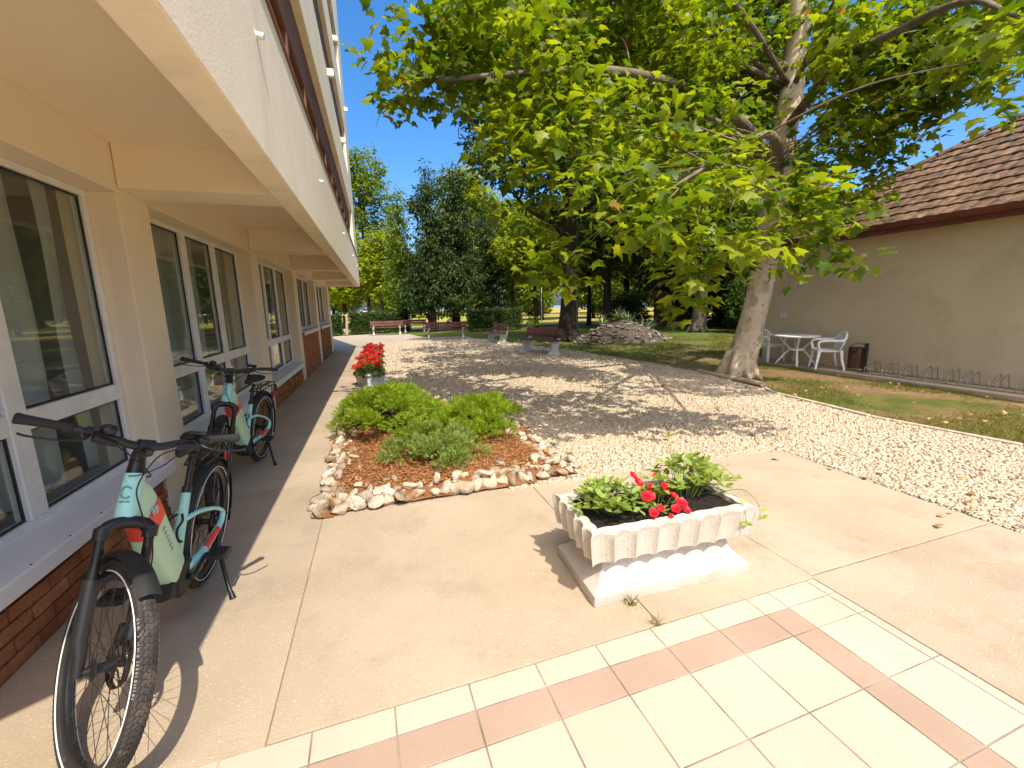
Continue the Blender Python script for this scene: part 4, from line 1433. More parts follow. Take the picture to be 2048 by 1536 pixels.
def wheel(name, c, parent, disc_side=1):
    w = empty(name, (0, 0, 0), 0, parent)
    tr = WR - 0.028
    prof = [(tr + 0.026 * math.cos(a), 0.029 * math.sin(a)) for a in np.linspace(0, 2 * math.pi, 18, endpoint=False)]
    tyre = ring_loft(c, prof, 72).build('tyre', rubber, w, smooth=True)
    td = MB()
    for k in range(112):
        a = 2 * math.pi * k / 112
        for j, yy in enumerate((-0.021, -0.0105, 0.0, 0.0105, 0.021)):
            aa = a + (0.011 if j in (1, 3) else 0.0 if j == 2 else 0.026)
            th = math.asin(max(-1, min(1, yy / 0.029)))
            rr = tr + 0.026 * math.cos(th)
            M = Matrix.Translation((c.x, 0, c.z)) @ Matrix.Rotation(-aa, 4, 'Y') @ Matrix.Translation((rr, yy, 0)) @ Matrix.Rotation(th, 4, 'Z') @ Matrix.Rotation((0.45 if yy > 0 else -0.45 if yy < 0 else 0), 4, 'X')
            td.box(-0.002, 0.0012, -0.0049, 0.0049, -0.0084, 0.0084, M)
    td.build('tread', tread_mat, tyre)
    rf = MB()
    for s in (-1, 1): rf.tube(ringpath(c, tr - 0.012, s * 0.0265, 60), 0.0028, 5, closed=True)
    rf.build('reflective_stripe', white_print, tyre, smooth=True)
    tl = MB()
    rg_ = np.random.RandomState(5)
    for s in (-1, 1):
        for a0 in (0.3, 2.4, 4.5):
            a = a0
            for k in range(26):
                wv = rg_.uniform(0.012, 0.03)
                if rg_.rand() < 0.85:
                    th = s * 1.12
                    M = Matrix.Translation((c.x, 0, c.z)) @ Matrix.Rotation(-a, 4, 'Y') @ Matrix.Translation((tr + 0.0265 * math.cos(th), 0.0295 * math.sin(th), 0)) @ Matrix.Rotation(th, 4, 'Z')
                    tl.box(-0.0006, 0.0006, -0.0042, 0.0042, -wv * 0.13, wv * 0.13, M)
                a += wv + 0.008
    tl.build('sidewall_lettering', MATS.get('grey_print') or plain('grey_print', (0.20, 0.20, 0.20), 0.6), tyre)['kind'] = 'stuff'
    ring_loft(c, [(0.307, -0.016), (0.309, 0.016), (0.300, 0.016), (0.284, 0.009), (0.282, 0.0), (0.284, -0.009), (0.300, -0.016)], 64).build('rim', black_paint, w, smooth=True, sharp=40)
    sp = MB()
    for k in range(32):
        a = 2 * math.pi * k / 32
        s = 1 if k % 2 else -1
        off = (1 if (k // 2) % 2 else -1) * 1.15
        p = Vector((c.x + 0.285 * math.cos(a), s * 0.003, c.z + 0.285 * math.sin(a)))
        q = Vector((c.x + 0.028 * math.cos(a + off), s * 0.028, c.z + 0.028 * math.sin(a + off)))
        sp.tube([p, q], 0.0013, 4, caps=False)
    sp.build('spokes', black_paint, w)
    MY = Matrix.Translation(c) @ Matrix.Rotation(R(90), 4, 'X')
    MB().lathe([(0.010, -0.062), (0.012, -0.060), (0.014, -0.034), (0.032, -0.030), (0.032, -0.024), (0.017, -0.020), (0.017, 0.020), (0.032, 0.024), (0.032, 0.030), (0.014, 0.036), (0.010, 0.062)], 14, MY).build('hub', black_paint, w, smooth=True, sharp=40)
    ds = MB()
    yd = disc_side * 0.042
    ds.tube(ringpath(c, 0.078, yd, 40), 0.010, 4, closed=True, flat=0.12)
    for k in range(6):
        a = 2 * math.pi * k / 6
        ds.tube([Vector((c.x + 0.02 * math.cos(a), yd, c.z + 0.02 * math.sin(a))), Vector((c.x + 0.072 * math.cos(a + 0.5), yd, c.z + 0.072 * math.sin(a + 0.5)))], 0.003, 4)
    ds.build('brake_disc', dark_tube, w, smooth=True)
    return w


def mudguard(c, a0, a1, parent, name='mudguard', r=0.385, wdt=0.034):
    n_ = 26
    rings = []
    for k in range(n_):
        a = a0 + (a1 - a0) * k / (n_ - 1)
        ring_ = []
        for t in np.linspace(-1, 1, 9):
            rr = r - 0.016 * abs(t) ** 2.2
            ring_.append(Vector((c.x + rr * math.cos(a), t * wdt, c.z + rr * math.sin(a))))
        for t in np.linspace(1, -1, 9):
            rr = r - 0.003 - 0.016 * abs(t) ** 2.2
            ring_.append(Vector((c.x + rr * math.cos(a), t * wdt * 0.98, c.z + rr * math.sin(a))))
        rings.append(ring_)
    return MB().loft(rings).build(name, black_matt, parent, smooth=True, sharp=60)


def superrect(c, t, w, h, n=16, e=3.2):
    """rounded rectangle ring centred at c, in the plane normal to t (t in xz plane); w along y, h along the other"""
    t = t.normalized()
    y = Vector((0, 1, 0))
    u = t.cross(y).normalized()
    out = []
    for k in range(n):
        a = 2 * math.pi * k / n
        ca, sa = math.cos(a), math.sin(a)
        out.append(c + y * (w * math.copysign(abs(ca) ** (2 / e), ca)) + u * (h * math.copysign(abs(sa) ** (2 / e), sa)))
    return out


STEERED = []


def text_strip(mb, o, ux, uy, nz, glyphs, s):
    """tiny block letters built of bars"""
    bars = {'S': [(0, 4, 3, 5), (0, 2, 3, 3), (0, 0, 3, 1), (0, 2, 1, 5), (2, 0, 3, 3)], 'B': [(0, 0, 1, 5), (0, 4, 3, 5), (0, 2, 3, 3), (0, 0, 3, 1), (2, 0, 3, 5)],
            'E': [(0, 0, 1, 5), (0, 4, 3, 5), (0, 2, 3, 3), (0, 0, 3, 1)], '1': [(1, 0, 2, 5), (0, 3.4, 1, 4.4)], 'H': [(0, 0, 1, 5), (2, 0, 3, 5), (1, 2, 2, 3)]}
    x = 0.0
    for g_ in glyphs:
        for (a, b_, c_, d) in bars.get(g_, []):
            q = [o + ux * ((x + p) * s) + uy * (r_ * s) for p, r_ in ((a, b_), (c_, b_), (c_, d), (a, d))]
            mb.add(q + [p + nz * 0.0012 for p in q], [(4, 5, 6, 7), (0, 1, 5, 4), (1, 2, 6, 5), (2, 3, 7, 6), (3, 0, 4, 7)])
        x += 4.2


def ebike():
    t = empty('electric_bicycle')
    S = STEERED
    wheel('rear_wheel', Vector((0, 0, WR)), t)
    fwheel = wheel('front_wheel', FHUB, t)
    S.append(fwheel)
    # frame: head tube, faceted down tube, seat tube, stays
    frame = empty('frame', (0, 0, 0), 0, t)
    h0, h1 = HB - AX * 0.005, HB + AX * 0.172
    MB().loft([superrect(h0, AX, 0.037, 0.043, 18, 2.4), superrect(h0 + AX * 0.05, AX, 0.035, 0.042, 18, 2.4), superrect(h1 - AX * 0.02, AX, 0.030, 0.038, 18, 2.4), superrect(h1, AX, 0.029, 0.036, 18, 2.4)]).build('head_tube', teal, frame, smooth=True, sharp=40)
    dpts = [(Vector((0.838, 0, 0.905)), 0.027, 0.048), (Vector((0.800, 0, 0.845)), 0.036, 0.068), (Vector((0.742, 0, 0.745)), 0.044, 0.080), (Vector((0.668, 0, 0.61)), 0.050, 0.082), (Vector((0.590, 0, 0.48)), 0.055, 0.080), (Vector((0.520, 0, 0.375)), 0.057, 0.076), (Vector((0.490, 0, 0.335)), 0.052, 0.066)]
    rings = []
    for k, (c_, w_, h_) in enumerate(dpts):
        tv = dpts[min(k + 1, len(dpts) - 1)][0] - dpts[max(k - 1, 0)][0]
        rings.append(superrect(c_, tv, w_, h_, 20, 3.6))
    dt = MB().loft(rings).build('down_tube', mint, frame, smooth=True, sharp=50)
    # red band round the down tube
    rb = []
    for c_, w_, h_ in ((Vector((0.768, 0, 0.79)), 0.0425, 0.0765), (Vector((0.742, 0, 0.745)), 0.0455, 0.0815), (Vector((0.716, 0, 0.697)), 0.0475, 0.0825)):
        rb.append(superrect(c_, Vector((-0.5, 0, -0.87)), w_, h_, 20, 3.6))
    MB().loft(rb, True, False).build('red_band', red_paint, dt, smooth=True, sharp=50)
    tb_ = MB()
    for s in (-1, 1):
        ux, uy = Vector((-0.49, 0, -0.87)), Vector((0.87, 0, -0.49))
        text_strip(tb_, Vector((0.763, s * 0.0468, 0.770)), uy * 0.9, -ux, Vector((0, s, 0)), 'B', 0.0075)
        text_strip(tb_, Vector((0.735, s * 0.0470, 0.772)), uy * 0.9, -ux, Vector((0, s, 0)), 'E', 0.0075)
    tb_.build('band_lettering', white_print, dt)
    for s in (-1, 1):
        db = MB()
        for k, wv in enumerate((0.02, 0.016, 0.022, 0.018, 0.02, 0.014)):
            p0 = Vector((0.690, s * 0.0513, 0.675)).lerp(Vector((0.60, s * 0.0560, 0.515)), k / 6)
            text_strip(db, p0, Vector((-0.49, 0, -0.87)), Vector((0.87, 0, -0.49)), Vector((0, s, 0)), 'ESHEBE'[k], 0.0035)
        db.build('down_tube_lettering', MATS.get('faint_print') or plain('faint_print', (0.30, 0.50, 0.37), 0.5), dt)
    # badge on the head tube
    bg_ = MB()
    bo = HB + AX * 0.10 + FW * 0.0425
    bg_.tube([bo + Vector((0, 0.017 * math.cos(a), 0)) + AX * (0.022 * math.sin(a)) + FW * 0.001 for a in np.linspace(0.6, 5.6, 18)], 0.0035, 5, flat=0.6)
    bg_.tube([bo + Vector((0, -0.016, 0)) - AX * 0.034 + FW * 0.001, bo + Vector((0, 0.016, 0)) - AX * 0.034 + FW * 0.001], 0.0035, 5, flat=0.6)
    bg_.build('badge', badge, frame, smooth=True)
    st0, st1 = Vector((0.455, 0, 0.335)), Vector((0.302, 0, 0.675))
    MB().loft([superrect(st0, st1 - st0, 0.030, 0.040, 14, 2.6), superrect(st0.lerp(st1, 0.4), st1 - st0, 0.024, 0.028, 14, 2.4), superrect(st1, st1 - st0, 0.019, 0.021, 14, 2.2)]).build('seat_tube', teal, frame, smooth=True, sharp=45)
    for s in (-1, 1):
        MB().tube(catmull([(0.365, s * 0.012, 0.545), (0.27, s * 0.045, 0.545), (0.10, s * 0.066, 0.485), (-0.005, s * 0.072, 0.425), (-0.022, s * 0.074, 0.405)], 5), [0.014, 0.013, 0.012], 10, flat=0.85).build('seat_stay', teal, frame, smooth=True)
        MB().tube(catmull([(-0.022, s * 0.074, 0.410), (0.0, s * 0.073, 0.36), (0.10, s * 0.070, 0.335), (0.28, s * 0.060, 0.310), (0.43, s * 0.046, 0.325)], 5), [0.015, 0.018, 0.022], 10, flat=1.1).build('chain_stay', teal, frame, smooth=True)
        MB().tube(catmull([(0.07, s * 0.0745, 0.344), (0.16, s * 0.0715, 0.331), (0.24, s * 0.068, 0.321)], 4), 0.0165, 8, flat=1.05).build('stay_stripe', red_paint, frame, smooth=True)
    # motor, cranks, pedals
    MYb = Matrix.Translation((0.46, 0, 0.295)) @ Matrix.Rotation(R(90), 4, 'X')
    MB().lathe([(0.05, -0.062), (0.085, -0.058), (0.095, -0.045), (0.095, 0.045), (0.085, 0.058), (0.05, 0.062)], 22, MYb).build('motor', black_matt, t, smooth=True, sharp=40)
    MB().loft([superrect(Vector((0.46, 0, 0.24)), Vector((1, 0, 0.25)), 0.052, 0.05, 14), superrect(Vector((0.60, 0, 0.315)), Vector((1, 0, 0.6)), 0.050, 0.05, 14)]).build('motor_cover', black_matt, t, smooth=True, sharp=45)
    MB().lathe([(0.072, -0.003), (0.075, 0.0), (0.072, 0.003)], 24, Matrix.Translation((0.46, -0.07, 0.295)) @ Matrix.Rotation(R(90), 4, 'X')).build('chainring', black_steel, t)
    for s, dx in ((1, -0.165), (-1, 0.165)):
        MB().tube([(0.46, s * 0.066, 0.295), (0.46, s * 0.084, 0.295), (0.46 + dx * 0.2, s * 0.088, 0.298), (0.46 + dx, s * 0.088, 0.315)], [0.016, 0.015, 0.012, 0.011], 8).build('crank', black_paint, t, smooth=True)
        c_ = Vector((0.46 + dx, s * 0.150, 0.318))
        pd = MB()
        pd.box(c_.x - 0.045, c_.x + 0.045, c_.y - 0.045, c_.y - 0.033, c_.z - 0.012, c_.z + 0.012)
        pd.box(c_.x - 0.045, c_.x + 0.045, c_.y + 0.033, c_.y + 0.045, c_.z - 0.012, c_.z + 0.012)
        pd.box(c_.x - 0.048, c_.x - 0.030, c_.y - 0.033, c_.y + 0.033, c_.z - 0.013, c_.z + 0.013)
        pd.box(c_.x + 0.030, c_.x + 0.048, c_.y - 0.033, c_.y + 0.033, c_.z - 0.013, c_.z + 0.013)
        pd.tube([(c_.x, s * 0.088, c_.z - 0.002), (c_.x, s * 0.19, c_.z - 0.002)], 0.009, 8)
        pd.build('pedal', black_matt, t)
    ch_ = MB()
    ch_.tube([(0.46, -0.07, 0.368), (0.2, -0.066, 0.385), (0.0, -0.058, 0.40)], 0.005, 4)
    ch_.tube([(0.46, -0.07, 0.222), (0.2, -0.066, 0.24), (0.03, -0.06, 0.235), (-0.01, -0.06, 0.26), (0.02, -0.058, 0.32)], 0.005, 4)
    ch_.lathe([(0.05, -0.012), (0.055, 0.0), (0.035, 0.016)], 18, Matrix.Translation((0, -0.055, WR)) @ Matrix.Rotation(R(90), 4, 'X'))
    ch_.build('chain', black_steel, t)
    # seat post and saddle
    sd_ = (st1 - st0).normalized()
    MB().tube([st1 - sd_ * 0.02, st1 + sd_ * 0.20], 0.0155, 12).build('seat_post', black_paint, t, smooth=True, sharp=40)
    MB().tube([st1 - sd_ * 0.012, st1 + sd_ * 0.02], 0.0225, 12).build('seat_clamp', black_paint, t, smooth=True, sharp=40)
    sx, sz = 0.255, 0.905
    secs = []
    for u, w_, h_, dz in ((0.150, 0.012, 0.012, -0.012), (0.138, 0.022, 0.022, 0.0), (0.09, 0.026, 0.028, 0.004), (0.03, 0.034, 0.030, 0.002), (-0.03, 0.056, 0.032, 0.0), (-0.08, 0.080, 0.034, 0.006), (-0.115, 0.084, 0.032, 0.012), (-0.135, 0.070, 0.022, 0.012), (-0.143, 0.045, 0.010, 0.008)):
        ring_ = []
        for k in range(14):
            a = 2 * math.pi * k / 14
            ca, sa = math.cos(a), math.sin(a)
            ring_.append(Vector((sx + u, w_ * math.copysign(abs(ca) ** 0.75, ca), sz + dz + h_ * (0.75 * sa if sa > 0 else 1.25 * sa * (0.6 + 0.4 * abs(ca))))))
        secs.append(ring_)
    MB().loft(secs).build('saddle', black_matt, t, smooth=True, sharp=60)
    rl = MB()
    for s in (-1, 1): rl.tube(catmull([(sx + 0.10, s * 0.012, sz - 0.02), (sx + 0.03, s * 0.022, sz - 0.045), (sx - 0.05, s * 0.022, sz - 0.045), (sx - 0.09, s * 0.03, sz - 0.015)], 4), 0.0035, 6)
    rl.build('saddle_rail', black_steel, t, smooth=True)
    # bottle cage on the seat tube
    cg_ = MB()
    for s in (-1, 1):
        cg_.tube(catmull([(0.425, s * 0.008, 0.47), (0.455, s * 0.034, 0.475), (0.505, s * 0.036, 0.51), (0.50, s * 0.030, 0.56), (0.44, s * 0.030, 0.575), (0.385, s * 0.010, 0.585)], 4), 0.0055, 6)
    cg_.tube(catmull([(0.505, -0.036, 0.51), (0.522, 0.0, 0.50), (0.505, 0.036, 0.51)], 4), 0.0055, 6)
    cg_.build('bottle_cage', black_matt, t, smooth=True)
    # mudguards, rack, stand
    mudguard(Vector((0, 0, WR)), R(20), R(205), t, 'rear_mudguard')
    ms_ = MB()
    for s in (-1, 1):
        ms_.tube([(0.0, s * 0.075, WR), (-0.30, s * 0.036, WR + 0.23)], 0.003, 5)
        ms_.tube([(0.0, s * 0.075, WR), (-0.36, s * 0.036, WR - 0.08)], 0.003, 5)
    ms_.build('mudguard_stay', black_steel, t)
    rk_ = MB()
    for s in (-1, 1):
        rk_.tube(catmull([(0.20, s * 0.045, 0.775), (0.05, s * 0.062, 0.785), (-0.22, s * 0.062, 0.79), (-0.30, s * 0.04, 0.79), (-0.315, 0, 0.79)], 5), 0.006, 8)
        rk_.tube(catmull([(-0.02, s * 0.078, 0.42), (-0.06, s * 0.085, 0.60), (-0.12, s * 0.066, 0.785)], 4), 0.006, 8)
        rk_.tube([(-0.02, s * 0.078, 0.42), (-0.22, s * 0.064, 0.785)], 0.006, 8)
    rk_.tube([(-0.10, -0.06, 0.788), (-0.10, 0.06, 0.788)], 0.005, 6)
    rk_.tube([(0.20, -0.045, 0.775), (0.20, 0.045, 0.775)], 0.006, 6)
    rk_.box(-0.26, 0.17, -0.018, 0.018, 0.786, 0.794)
    rk_.build('luggage_rack', black_paint, t, smooth=True, sharp=40)
    MB().box(-0.385, -0.372, -0.022, 0.022, 0.60, 0.66).build('rear_light', red_paint, t, bevel=0.004)
    ks = MB()
    ks.tube([(0.06, 0.082, 0.325), (0.12, 0.098, 0.26), (0.21, 0.165, 0.11), (0.262, 0.205, 0.042)], [0.014, 0.013, 0.011, 0.011], 8)
    ks.tube([(0.252, 0.197, 0.062), (0.278, 0.217, 0.033)], [0.013, 0.018], 8)
    ks.build('kickstand', black_paint, t, smooth=True, sharp=50)
    # fork
    fk = empty('fork', (0, 0, 0), 0, t)
    S.append(fk)
    cw = HB - AX * 0.03 + FW * 0.028
    MB().tube(catmull([cw + Vector((0, -0.076, 0)) - AX * 0.02, cw + Vector((0, -0.05, 0)) + AX * 0.012, cw + AX * 0.022, cw + Vector((0, 0.05, 0)) + AX * 0.012, cw + Vector((0, 0.076, 0)) - AX * 0.02], 4), 0.022, 10, flat=1.1).build('crown', black_paint, fk, smooth=True)
    for s in (-1, 1):
        yv = Vector((0, s * 0.072, 0))
        a = cw + yv
        e = FHUB + Vector((0, s * 0.066, 0))
        MB().tube([a + AX * 0.012, a - AX * 0.25], 0.0165, 12).build('stanchion', dark_tube, fk, smooth=True, sharp=40)
        MB().tube([a + AX * 0.006, a - AX * 0.036], 0.025, 12).build('crown_clamp', black_paint, fk, smooth=True, sharp=40)
        lo_ = MB()
        lo_.tube([a - AX * 0.165, a - AX * 0.19, a - AX * 0.36, e + AX * 0.05 - FW * 0.005, e - AX * 0.012], [0.024, 0.0255, 0.023, 0.019, 0.015], 12)
        lo_.build('fork_leg', black_paint, fk, smooth=True, sharp=50)
    MB().tube(catmull([cw + Vector((0, -0.072, 0)) - AX * 0.19 - FW * 0.01, cw - AX * 0.145 - FW * 0.045, cw + Vector((0, 0.072, 0)) - AX * 0.19 - FW * 0.01], 6), 0.012, 8).build('brake_arch', black_paint, fk, smooth=True)
    MB().box(-0.02, 0.022, 0.040, 0.075, -0.035, 0.035, Matrix.Translation(FHUB + AX * 0.085 - FW * 0.045)).build('brake_caliper', black_matt, fk, bevel=0.006)
    S.append(mudguard(FHUB, R(66), R(158), t, 'front_mudguard'))
    # bars
    hb = empty('handlebar', (0, 0, 0), 0, t)
    S.append(hb)
    MB().tube([HB + AX * 0.170, HB + AX * 0.178, HB + AX * 0.24, CLAMP - FW * 0.018], [0.031, 0.029, 0.0245, 0.024], 16).build('stem', black_paint, hb, smooth=True, sharp=40)
    MB().tube([CLAMP + Vector((0, -0.026, 0)), CLAMP + Vector((0, 0.026, 0))], 0.0245, 14).build('stem_clamp', black_paint, hb, smooth=True, sharp=40)
    gv = Vector((-0.058, 0.341, 0.046))
    half = [Vector((0, 0.0, 0)), Vector((0.002, 0.05, 0.002)), Vector((-0.002, 0.11, 0.022)), Vector((-0.012, 0.19, 0.038)), Vector((-0.055, 0.325, 0.045))]
    path = [CLAMP + Vector((p.x, -p.y, p.z)) for p in reversed(half[1:])] + [CLAMP + p for p in half]
    MB().tube(catmull(path, 4), [0.0112, 0.0115, 0.0155, 0.017, 0.0155, 0.0115, 0.0112], 12).build('bar', black_paint, hb, smooth=True)
    for s in (-1, 1):
        m_ = lambda x, y, z: CLAMP + Vector((x, s * y, z))
        MB().tube([m_(-0.018, 0.212, 0.040), m_(-0.024, 0.225, 0.041), m_(-0.040, 0.275, 0.044), m_(-0.054, 0.325, 0.046), m_(-0.060, 0.347, 0.047), m_(-0.061, 0.352, 0.047)], [0.0185, 0.0165, 0.0175, 0.020, 0.0225, 0.016], 14, flat=0.85).build('grip', grip_mat, hb, smooth=True, sharp=60)
        lv = MB()
        lv.tube(catmull([m_(0.012, 0.175, 0.028), m_(0.040, 0.20, 0.020), m_(0.052, 0.26, 0.018), m_(0.040, 0.325, 0.020), m_(0.036, 0.350, 0.026)], 4), [0.0075, 0.006, 0.0055, 0.0055, 0.006], 8, flat=0.6)
        lv.build('brake_lever', black_paint, hb, smooth=True)
        lv = MB()
        lv.tube([m_(0.004, 0.150, 0.030), m_(0.022, 0.16, 0.022), m_(0.028, 0.12, 0.012), m_(0.026, 0.095, 0.004)], [0.016, 0.015, 0.011, 0.008], 8)
        lv.tube([m_(-0.008, 0.165, 0.034), m_(-0.011, 0.182, 0.037)], 0.0205, 12)
        lv.build('brake_mount', black_matt, hb, smooth=True, sharp=50)
    MB().box(-0.024, 0.024, -0.034, 0.034, -0.006, 0.008, Matrix.Translation(CLAMP + Vector((-0.01, 0.155, 0.062))) @ Matrix.Rotation(R(-25), 4, 'Y')).build('display', black_matt, hb, bevel=0.006)
    MB().lathe([(0.010, 0.0), (0.024, 0.006), (0.026, 0.022), (0.018, 0.034), (0.0, 0.038)], 14, Matrix.Translation(CLAMP + Vector((0.004, -0.125, 0.036)))).build('bell', black_paint, hb, smooth=True)
    MB().lathe([(0.013, 0), (0.016, 0.008), (0.016, 0.030), (0.013, 0.034), (0.008, 0.032)], 14, Matrix.Translation(CLAMP + Vector((0.018, 0.0, -0.012))) @ Matrix.Rotation(R(90), 4, 'Y')).build('headlight', dark_tube, hb, smooth=True, sharp=40)
    cb = MB()
    cb.tube(catmull([CLAMP + Vector((0.026, 0.095, 0.004)), CLAMP + Vector((0.05, 0.03, -0.03)), HB + AX * 0.12 + FW * 0.075 + Vector((0, -0.01, 0)), HB + AX * 0.03 + FW * 0.06 + Vector((0, 0.02, 0)), HB - AX * 0.12 + FW * 0.075 + Vector((0, 0.075, 0)), FHUB + AX * 0.12 + Vector((0, 0.075, 0))], 6), 0.0026, 6)
    cb.tube(catmull([CLAMP + Vector((0.026, -0.095, 0.004)), CLAMP + Vector((0.06, -0.02, -0.05)), CLAMP + Vector((0.05, 0.03, -0.10)), HB + AX * 0.16 + FW * 0.03 + Vector((0, 0.028, 0))], 6), 0.0026, 6)
    cb.tube(catmull([CLAMP + Vector((0.01, 0.14, 0.02)), CLAMP + Vector((0.06, 0.06, -0.05)), CLAMP + Vector((0.045, 0.0, -0.10)), HB + AX * 0.16 + FW * 0.03 + Vector((0, -0.028, 0))], 6), 0.0022, 6)
    cb.build('cables', black_matt, hb, smooth=True)
    return t


def pose_bike(t, steered, px, py, hd, lean, st):
    t.matrix_world = Matrix.Translation((px, py, 0.012)) @ Matrix.Rotation(hd, 4, 'Z') @ Matrix.Rotation(-lean, 4, 'X')
    for o in steered: o.matrix_local = steer_m(st)


b1 = ebike()
tag(b1, 'mint green electric bicycle nearest the camera, leaning on its kickstand', 'bicycle', 'electric bicycles along the walkway')
b2 = copy_tree(b1)
tag(b2, 'mint green electric bicycle farther along the walkway by the second window', 'bicycle', 'electric bicycles along the walkway')
names = {o.name for o in STEERED}
st2 = []
for ch_ in b2.children:
    if ch_.name.split('.')[0] in {n_.split('.')[0] for n_ in names}: st2.append(ch_)
pose_bike(b1, STEERED, -1.092, 2.761, -1.559, 0.149, 0.69)
pose_bike(b2, st2, -1.292, 4.999, -1.651, 0.113, 0.277)

# ================================================================== trees
# lobed plane-tree leaf, stalk end at the origin
PLV = [(0.0, 0.0, 0.0), (0.10, 0.20, -0.01), (0.02, 0.46, -0.06), (0.25, 0.36, -0.02), (0.40, 0.52, -0.08), (0.50, 0.24, 0.0), (0.72, 0.16, -0.02), (1.0, 0.0, -0.12),
       (0.72, -0.16, -0.02), (0.50, -0.24, 0.0), (0.40, -0.52, -0.08), (0.25, -0.36, -0.02), (0.02, -0.46, -0.06), (0.10, -0.20, -0.01), (0.30, 0.0, 0.05)]
PLT = [(i, i + 1, 14) for i in range(13)] + [(13, 0, 14)]
PLT = [(a, c_, b_) if False else (14, a, b_) for a, b_, c_ in PLT]
# small folded leaf for trees farther off
RH_V = [(0, 0, 0), (0.5, 0.32, 0.06), (1.0, 0, -0.05), (0.5, -0.32, 0.06)]
RH_F = [(0, 1, 2, 3)]


def leaf_cloud(lobes, rng, dens, lsize, per, crad, droop=0.3, shell=0.35, up=0.9):
    """cluster centres spread through ellipsoid lobes, leaves round each centre; returns leaf frames"""
    P, N, A, B = [], [], [], []
    for lb in lobes:
        c_ = np.array(lb[:3])
        r_ = np.array(lb[3:6]) if len(lb) >= 6 else np.array([lb[3]] * 3) * np.array([1, 1, 0.8])
        k = max(3, int(dens * (r_[0] * r_[1] * r_[2]) ** (2 / 3)))
        d = rand_unit(k, rng)
        rr = shell + (1 - shell) * rng.uniform(0, 1, k) ** 0.6
        cc = c_ + d * rr[:, None] * r_
        br = rng.normal(0, 0.18, k)
        for q in range(k):
            m_ = max(2, int(per * rng.uniform(0.6, 1.4)))
            dd = rand_unit(m_, rng)
            p = cc[q] + dd * (rng.uniform(0.15, 1, m_) ** 0.5)[:, None] * crad * np.array([1, 1, 0.55])
            P.append(p)
            N.append(norm(np.array([0, 0, up]) + rng.normal(size=(m_, 3)) * 0.42 + dd * 0.25))
            A.append(norm(dd * np.array([1, 1, 0.3]) + d[q] * 0.5 + np.array([0, 0, -droop])))
            B.append(np.full(m_, br[q]))
    return np.concatenate(P), np.concatenate(N), np.concatenate(A), np.concatenate(B), None


def limb_tubes(mb, trunk_pts, targets, rng, r0=0.05, r1=0.012, sag=0.15, n=6):
    T = [Vector(p) for p in trunk_pts]
    for tg in targets:
        g_ = Vector(tg[:3])
        best = min(T, key=lambda p: (p - g_).length + max(0, p.z - g_.z + 0.2) * 2.0 + rng.uniform(0, 0.9))
        m1 = best.lerp(g_, 0.4) + Vector((rng.uniform(-.15, .15), rng.uniform(-.15, .15), rng.uniform(0, sag) * (g_ - best).length))
        m2 = best.lerp(g_, 0.75) + Vector((rng.uniform(-.12, .12), rng.uniform(-.12, .12), rng.uniform(0, sag) * (g_ - best).length * 0.7))
        mb.tube(catmull([best, m1, m2, g_], 4), [r0, (r0 + r1) / 2, r1], n)


def tree(name, label, trunk, radii, lobes, leaf_mat, bark, dens, lsize, per, crad, seed, group=None, leafv=RH_V, leaff=RH_F, droop=0.3, r0=0.05, extra=None, flare=0.0, cat='tree', up=0.9, shell=0.35):
    rng = np.random.RandomState(seed)
    base = Vector(trunk[0])
    t = empty(name, base)
    tag(t, label, cat, group)
    loc = lambda pts: [Vector(p) - base for p in pts]
    tp = catmull(loc(trunk), 5)
    mb = MB()
    mb.tube(tp, radii, 14)
    if flare:
        for k in range(7):
            a = 2 * math.pi * k / 7 + rng.uniform(-0.2, 0.2)
            d = Vector((math.cos(a), math.sin(a), 0))
            mb.tube(catmull([d * radii[0] * 0.62 + Vector((0, 0, 0.55)), d * radii[0] * 0.95 + Vector((0, 0, 0.2)), d * (radii[0] + flare * rng.uniform(0.5, 1)) + Vector((0, 0, -0.03))], 4), [0.07, 0.10, 0.05], 7)
    tk = mb.build('trunk', bark, t, smooth=True)
    if flare:
        rm_ = tk.modifiers.new('remesh', 'REMESH')
        rm_.mode = 'VOXEL'
        rm_.voxel_size = 0.035
        rm_.use_smooth_shade = True
        sm_ = tk.modifiers.new('smooth', 'SMOOTH')
        sm_.iterations = 6
    lb = [tuple(np.array(l_[:3]) - np.array(base)) + tuple(l_[3:]) for l_ in lobes]
    bm_ = MB()
    skel = tp[len(tp) // 3:]
    if extra:
        for path, ra in extra:
            q = catmull(loc(path), 5)
            MB().tube(q, ra, 10).build('branch', branch_bark if bark is plane_bark else bark, t, smooth=True)
            skel = skel + q[4:-3]
    limb_tubes(bm_, skel, lb, rng, r0, r0 * 0.25)
    tw_ = bm_.build('twigs', branch_bark if bark is plane_bark else bark, t, smooth=True)
    tw_['kind'] = 'stuff'
    P, N, A, B, _ = leaf_cloud(lb, rng, dens, lsize, per, crad, droop, shell, up)
    k = len(P)
    X, Y, Z = frames(N, A)
    s = rng.uniform(0.5, 1.3, k) * lsize
    tint = np.clip(rng.normal(0.42, 0.26, k) + B, 0, 0.98)
    tint = np.where(rng.rand(k) < 0.004, 1.0, tint)
    return t, P, X, Y, Z, s, tint, leafv, leaff, leaf_mat


